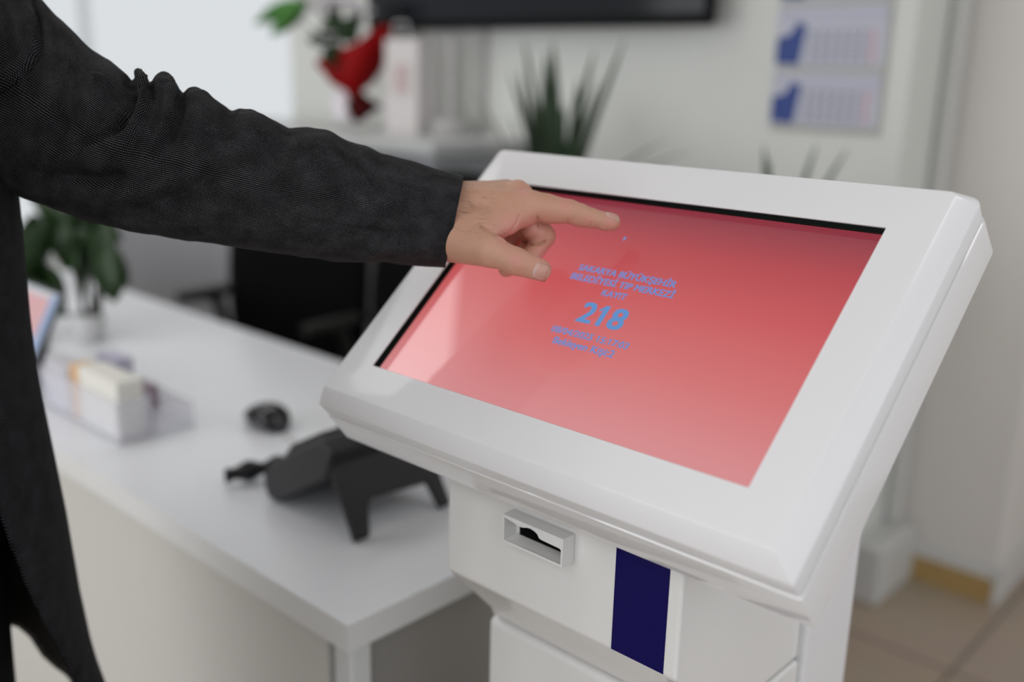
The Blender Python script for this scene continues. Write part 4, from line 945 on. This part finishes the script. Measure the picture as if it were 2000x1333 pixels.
# television on the wall, on a pole bracket standing on the cabinet
tvx0, tvx1 = -2.86, -1.47; tz = 1.500; ty = WY-.10
tv = thing('wall_television', 'large black wall television cropped by the top of the picture', 'television', ((tvx0+tvx1)/2, ty, tz))
MB().box((tvx0, ty, tz), (tvx1, ty+.045, tz+.80)).build('tv_casing', K['tvcase'], tv, bevel=.012)
MB().box((tvx0+.012, ty-.0025, tz+.030), (tvx1-.012, ty+.001, tz+.788)).build('tv_screen', K['tvscreen'], tv, smooth=False)
MB().box((-2.35, ty+.044, tz+.2), (-1.95, WY-.001, tz+.6)).build('wall_bracket', K['grey'], tv)
pp = on(882, 236, 1, 2.30); pole = thing('display_pole', 'slim grey metal pole with square foot standing on the cabinet', 'pole', (pp[0], pp[1], CT))
MB().tube([(pp[0], pp[1], CT+.052), (pp[0], pp[1], tz-.03)], .018, 16).build('pole_tube', K['polegrey'], pole)
MB().lathe((pp[0], pp[1], CT), [(.070, 0), (.072, .004), (.066, .050), (.020, .056)]).build('pole_foot', K['polegrey'], pole)
p9 = on(935, 200, 1, 2.40)
tag(MB().tube([(p9[0], WY-.012, CT), (p9[0], WY-.012, 1.60)], .011, 12).build('cable_duct', mat('grey_cable_duct', (.50, .50, .48), .5), None), 'thin grey cable duct on the wall right of the grey pole', 'cable duct')

# wall calendar, three monthly pages with a blue picture each
cl, cr_ = -1.318, -1.020
cal = thing('wall_calendar', 'wall calendar with blue pictures and month grids right of the television', 'calendar', ((cl+cr_)/2, WY, 1.5))
MB().box((cl+.002, WY-.004, 1.238), (cr_, WY-.001, 1.80)).build('backing_board', mat('grey_board', (.42, .42, .38), .6), cal, smooth=False)
kgrid = mat('pale_calendar_page', (.50, .51, .58), .6); kblue = mat('royal_blue_print', (.015, .045, .22), .5); kred = mat('red_print', (.60, .17, .19), .6); kink = mat('dark_ink', (.09, .09, .16), .6); kgap = mat('lilac_header', (.46, .47, .55), .6)
for k, (z0, z1) in enumerate(((1.254, 1.385), (1.400, 1.545), (1.560, 1.70))):
    pg = MB().box((cl, WY-.0075, z0), (cr_-.010, WY-.0042, z1)).build('month_page', kgrid, cal, smooth=False)
    def sub(mb, n, m_):
        o = mb.build(n, m_, pg, smooth=False); o.matrix_parent_inverse = Matrix.Identity(4)
    sub(MB().prism([(cl+.002, z0+.006), (cl+.066, z0+.003), (cl+.080, z0+.100), (cl+.056, z0+.108), (cl+.036, z0+.078), (cl+.002, z0+.070)], xz, WY-.0086, WY-.0078), 'picture', kblue)
    sub(MB().box((cl+.004, WY-.0085, z1-.038), (cl+.286, WY-.0078, z1-.004)), 'header_strip', kgap)
    gr = MB(); rd = MB()
    for i in range(7):
        for j in range(5):
            x = cl+.092+i*.0265; z = z0+.012+j*.0165; t = rd if i >= 6 else gr
            t.box((x, WY-.0086, z), (x+.0045, WY-.0078, z+.0085)).box((x+.007, WY-.0086, z), (x+.0115, WY-.0078, z+.0085))
    sub(gr, 'dates', kink); sub(rd, 'sunday_dates', kred)

# ------------------------------------------------------------------ staff chairs
def chair(name, label, c, yaw, bw=.50, h0=.52, h1=1.05, arm=True, sx=1):
    t = thing(name, label, 'office chair', (c[0], c[1], 0), None)
    cy_, sy_ = math.cos(yaw), math.sin(yaw)
    def tr(x, y, z): return (c[0]+x*cy_-y*sy_, c[1]+x*sy_+y*cy_, z)
    def place(mb, n, m_, **k):
        mb.v = [tr(*v) for v in mb.v]; return mb.build(n, m_, t, **k)
    rs = []
    for k in range(17):
        u = k/16; z = h0+(h1-h0)*u; hw_ = bw/2*(.80+.24*math.sin(math.pi*(u*.8+.12)))*(1 if u < .85 else math.cos((u-.85)/.15*1.1)**.5); yb = .10+.05*u*u
        rs.append([(hw_*math.cos(a)*(1-.0), yb+.045*math.sin(a)+.03*math.cos(a)**2*-1, z) for a in (2*math.pi*q_/28 for q_ in range(28))])
    place(MB().rings(rs, True, True), 'backrest', K['seatcloth'], angle=180)
    rs = []
    for r_, z in ((.10, .42), (.22, .425), (.245, .45), (.245, .48), (.22, .505), (.05, .51)):
        rs.append([(r_*1.02*math.copysign(abs(math.cos(a))**.6, math.cos(a)), r_*math.copysign(abs(math.sin(a))**.6, math.sin(a)), z) for a in (2*math.pi*q_/32 for q_ in range(32))])
    place(MB().rings(rs, True, True), 'seat', K['seatcloth'], angle=180)
    place(MB().tube([(0, 0, .10), (0, 0, .42)], .028, 14), 'gas_lift', K['grey'])
    place(MB().tube([(0, .05, .44), (0, .14, .46), (0, .15, .60)], .02, 10), 'back_support', K['black'])
    for k in range(5):
        a = 2*math.pi*k/5
        place(MB().tube([(0, 0, .11), (.14*math.cos(a), .14*math.sin(a), .085), (.24*math.cos(a), .24*math.sin(a), .065)], [.025, .02, .015], 10), 'base_leg', K['black'])
        place(MB().tube([(.24*math.cos(a)-.012*math.sin(a), .24*math.sin(a)+.012*math.cos(a), .027), (.24*math.cos(a)+.012*math.sin(a), .24*math.sin(a)-.012*math.cos(a), .027)], .027, 14), 'caster', K['black'])
    if arm:
        for s_ in (-1, 1):
            place(MB().tube([tuple(p) for p in catmull([(s_*.25, .05, .47), (s_*.285, .04, .56), (s_*.285, .0, .68), (s_*.285, -.12, .695), (s_*.285, .10, .695)], 4)], .018, 10), 'armrest', mat('dark_grey_plastic', (.025, .025, .023), .5))
    return t
chair('office_chair', 'black office chair behind the desk on the bouquet side with grey armrest showing', (on(565, 560, 1, 1.66)[0], 1.60), math.radians(4), .60, .46, 1.12)
chair('office_chair', 'black office chair behind the desk half hidden by the kiosk screen', (on(565, 560, 1, 1.66)[0]+.645, 1.60), math.radians(-3), .60, .46, 1.12, arm=False)

# ------------------------------------------------------------------ leafy plant standing on the far left of the desk
pb = on(178, 664, 2, zt); vase = thing('potted_leafy_plant', 'dark leafy plant with tall bare stems on the desk under the raised sleeve', 'plant', tuple(pb))
MB().lathe(tuple(pb), [(.026, 0), (.030, .003), (.036, .05), (.034, .062), (.030, .062), (.030, .05)]).build('pot', K['terra'], vase)
dpt = proj(pb)[2]
def vp(px, py, dd=0): return at(px, py, dpt+dd)
sm = MB(); lm_ = MB(); rn = random.Random(11)
for (x0, y0), (x1, y1) in (((176, 652), (196, 470)), ((180, 652), (160, 460)), ((174, 650), (120, 470)), ((182, 652), (205, 490))):
    sm.tube([tuple(p) for p in catmull([vp(x0, y0), vp((x0+x1)/2+6, (y0+y1)/2), vp(x1, y1)], 6)], .0045, 6)
sm.build('stem', mat('dark_stem', (.04, .04, .03), .6), vase)
for px, py, ax_, ay_, L_, w_ in ((60, 380, 60, 60, .18, .05), (130, 370, 10, 90, .18, .05), (180, 400, 30, 80, .17, .045), (90, 400, 40, 80, .2, .05), (200, 470, 15, 70, .15, .04), (150, 450, 60, 60, .17, .045), (120, 440, -70, 40, .17, .04), (100, 430, -60, 90, .20, .045), (190, 440, 25, 85, .16, .034), (205, 440, -5, 75, .14, .034), (160, 420, -20, 60, .14, .045), (70, 420, -20, 80, .18, .05), (85, 500, -30, 50, .12, .04), (75, 520, 30, 55, .14, .045), (60, 560, 60, 40, .14, .035), (155, 470, 2, 90, .16, .020), (130, 400, 50, 30, .15, .05), (50, 480, 10, 70, .15, .04)):
    c = vp(px, py, rn.uniform(-.05, .05)); v_ = vp(px+ax_, py+ay_, rn.uniform(-.05, .05))-vp(px, py); leaf(lm_, c, v_, L_, w_, .1, twist=rn.uniform(.9, 2.2))
lm_.build('leaves', K['leaf'], vase, solid=.0012, angle=180)
tag(MB().lathe(tuple(on(70, 620, 2, zt)), [(.030, 0), (.034, .004), (.045, .16), (.043, .175), (.038, .175)]).build('white_cup', mat('grey_white_ceramic', (.35, .35, .37), .4), None), 'grey white vase among the dark leaves behind the flyer stand', 'vase')
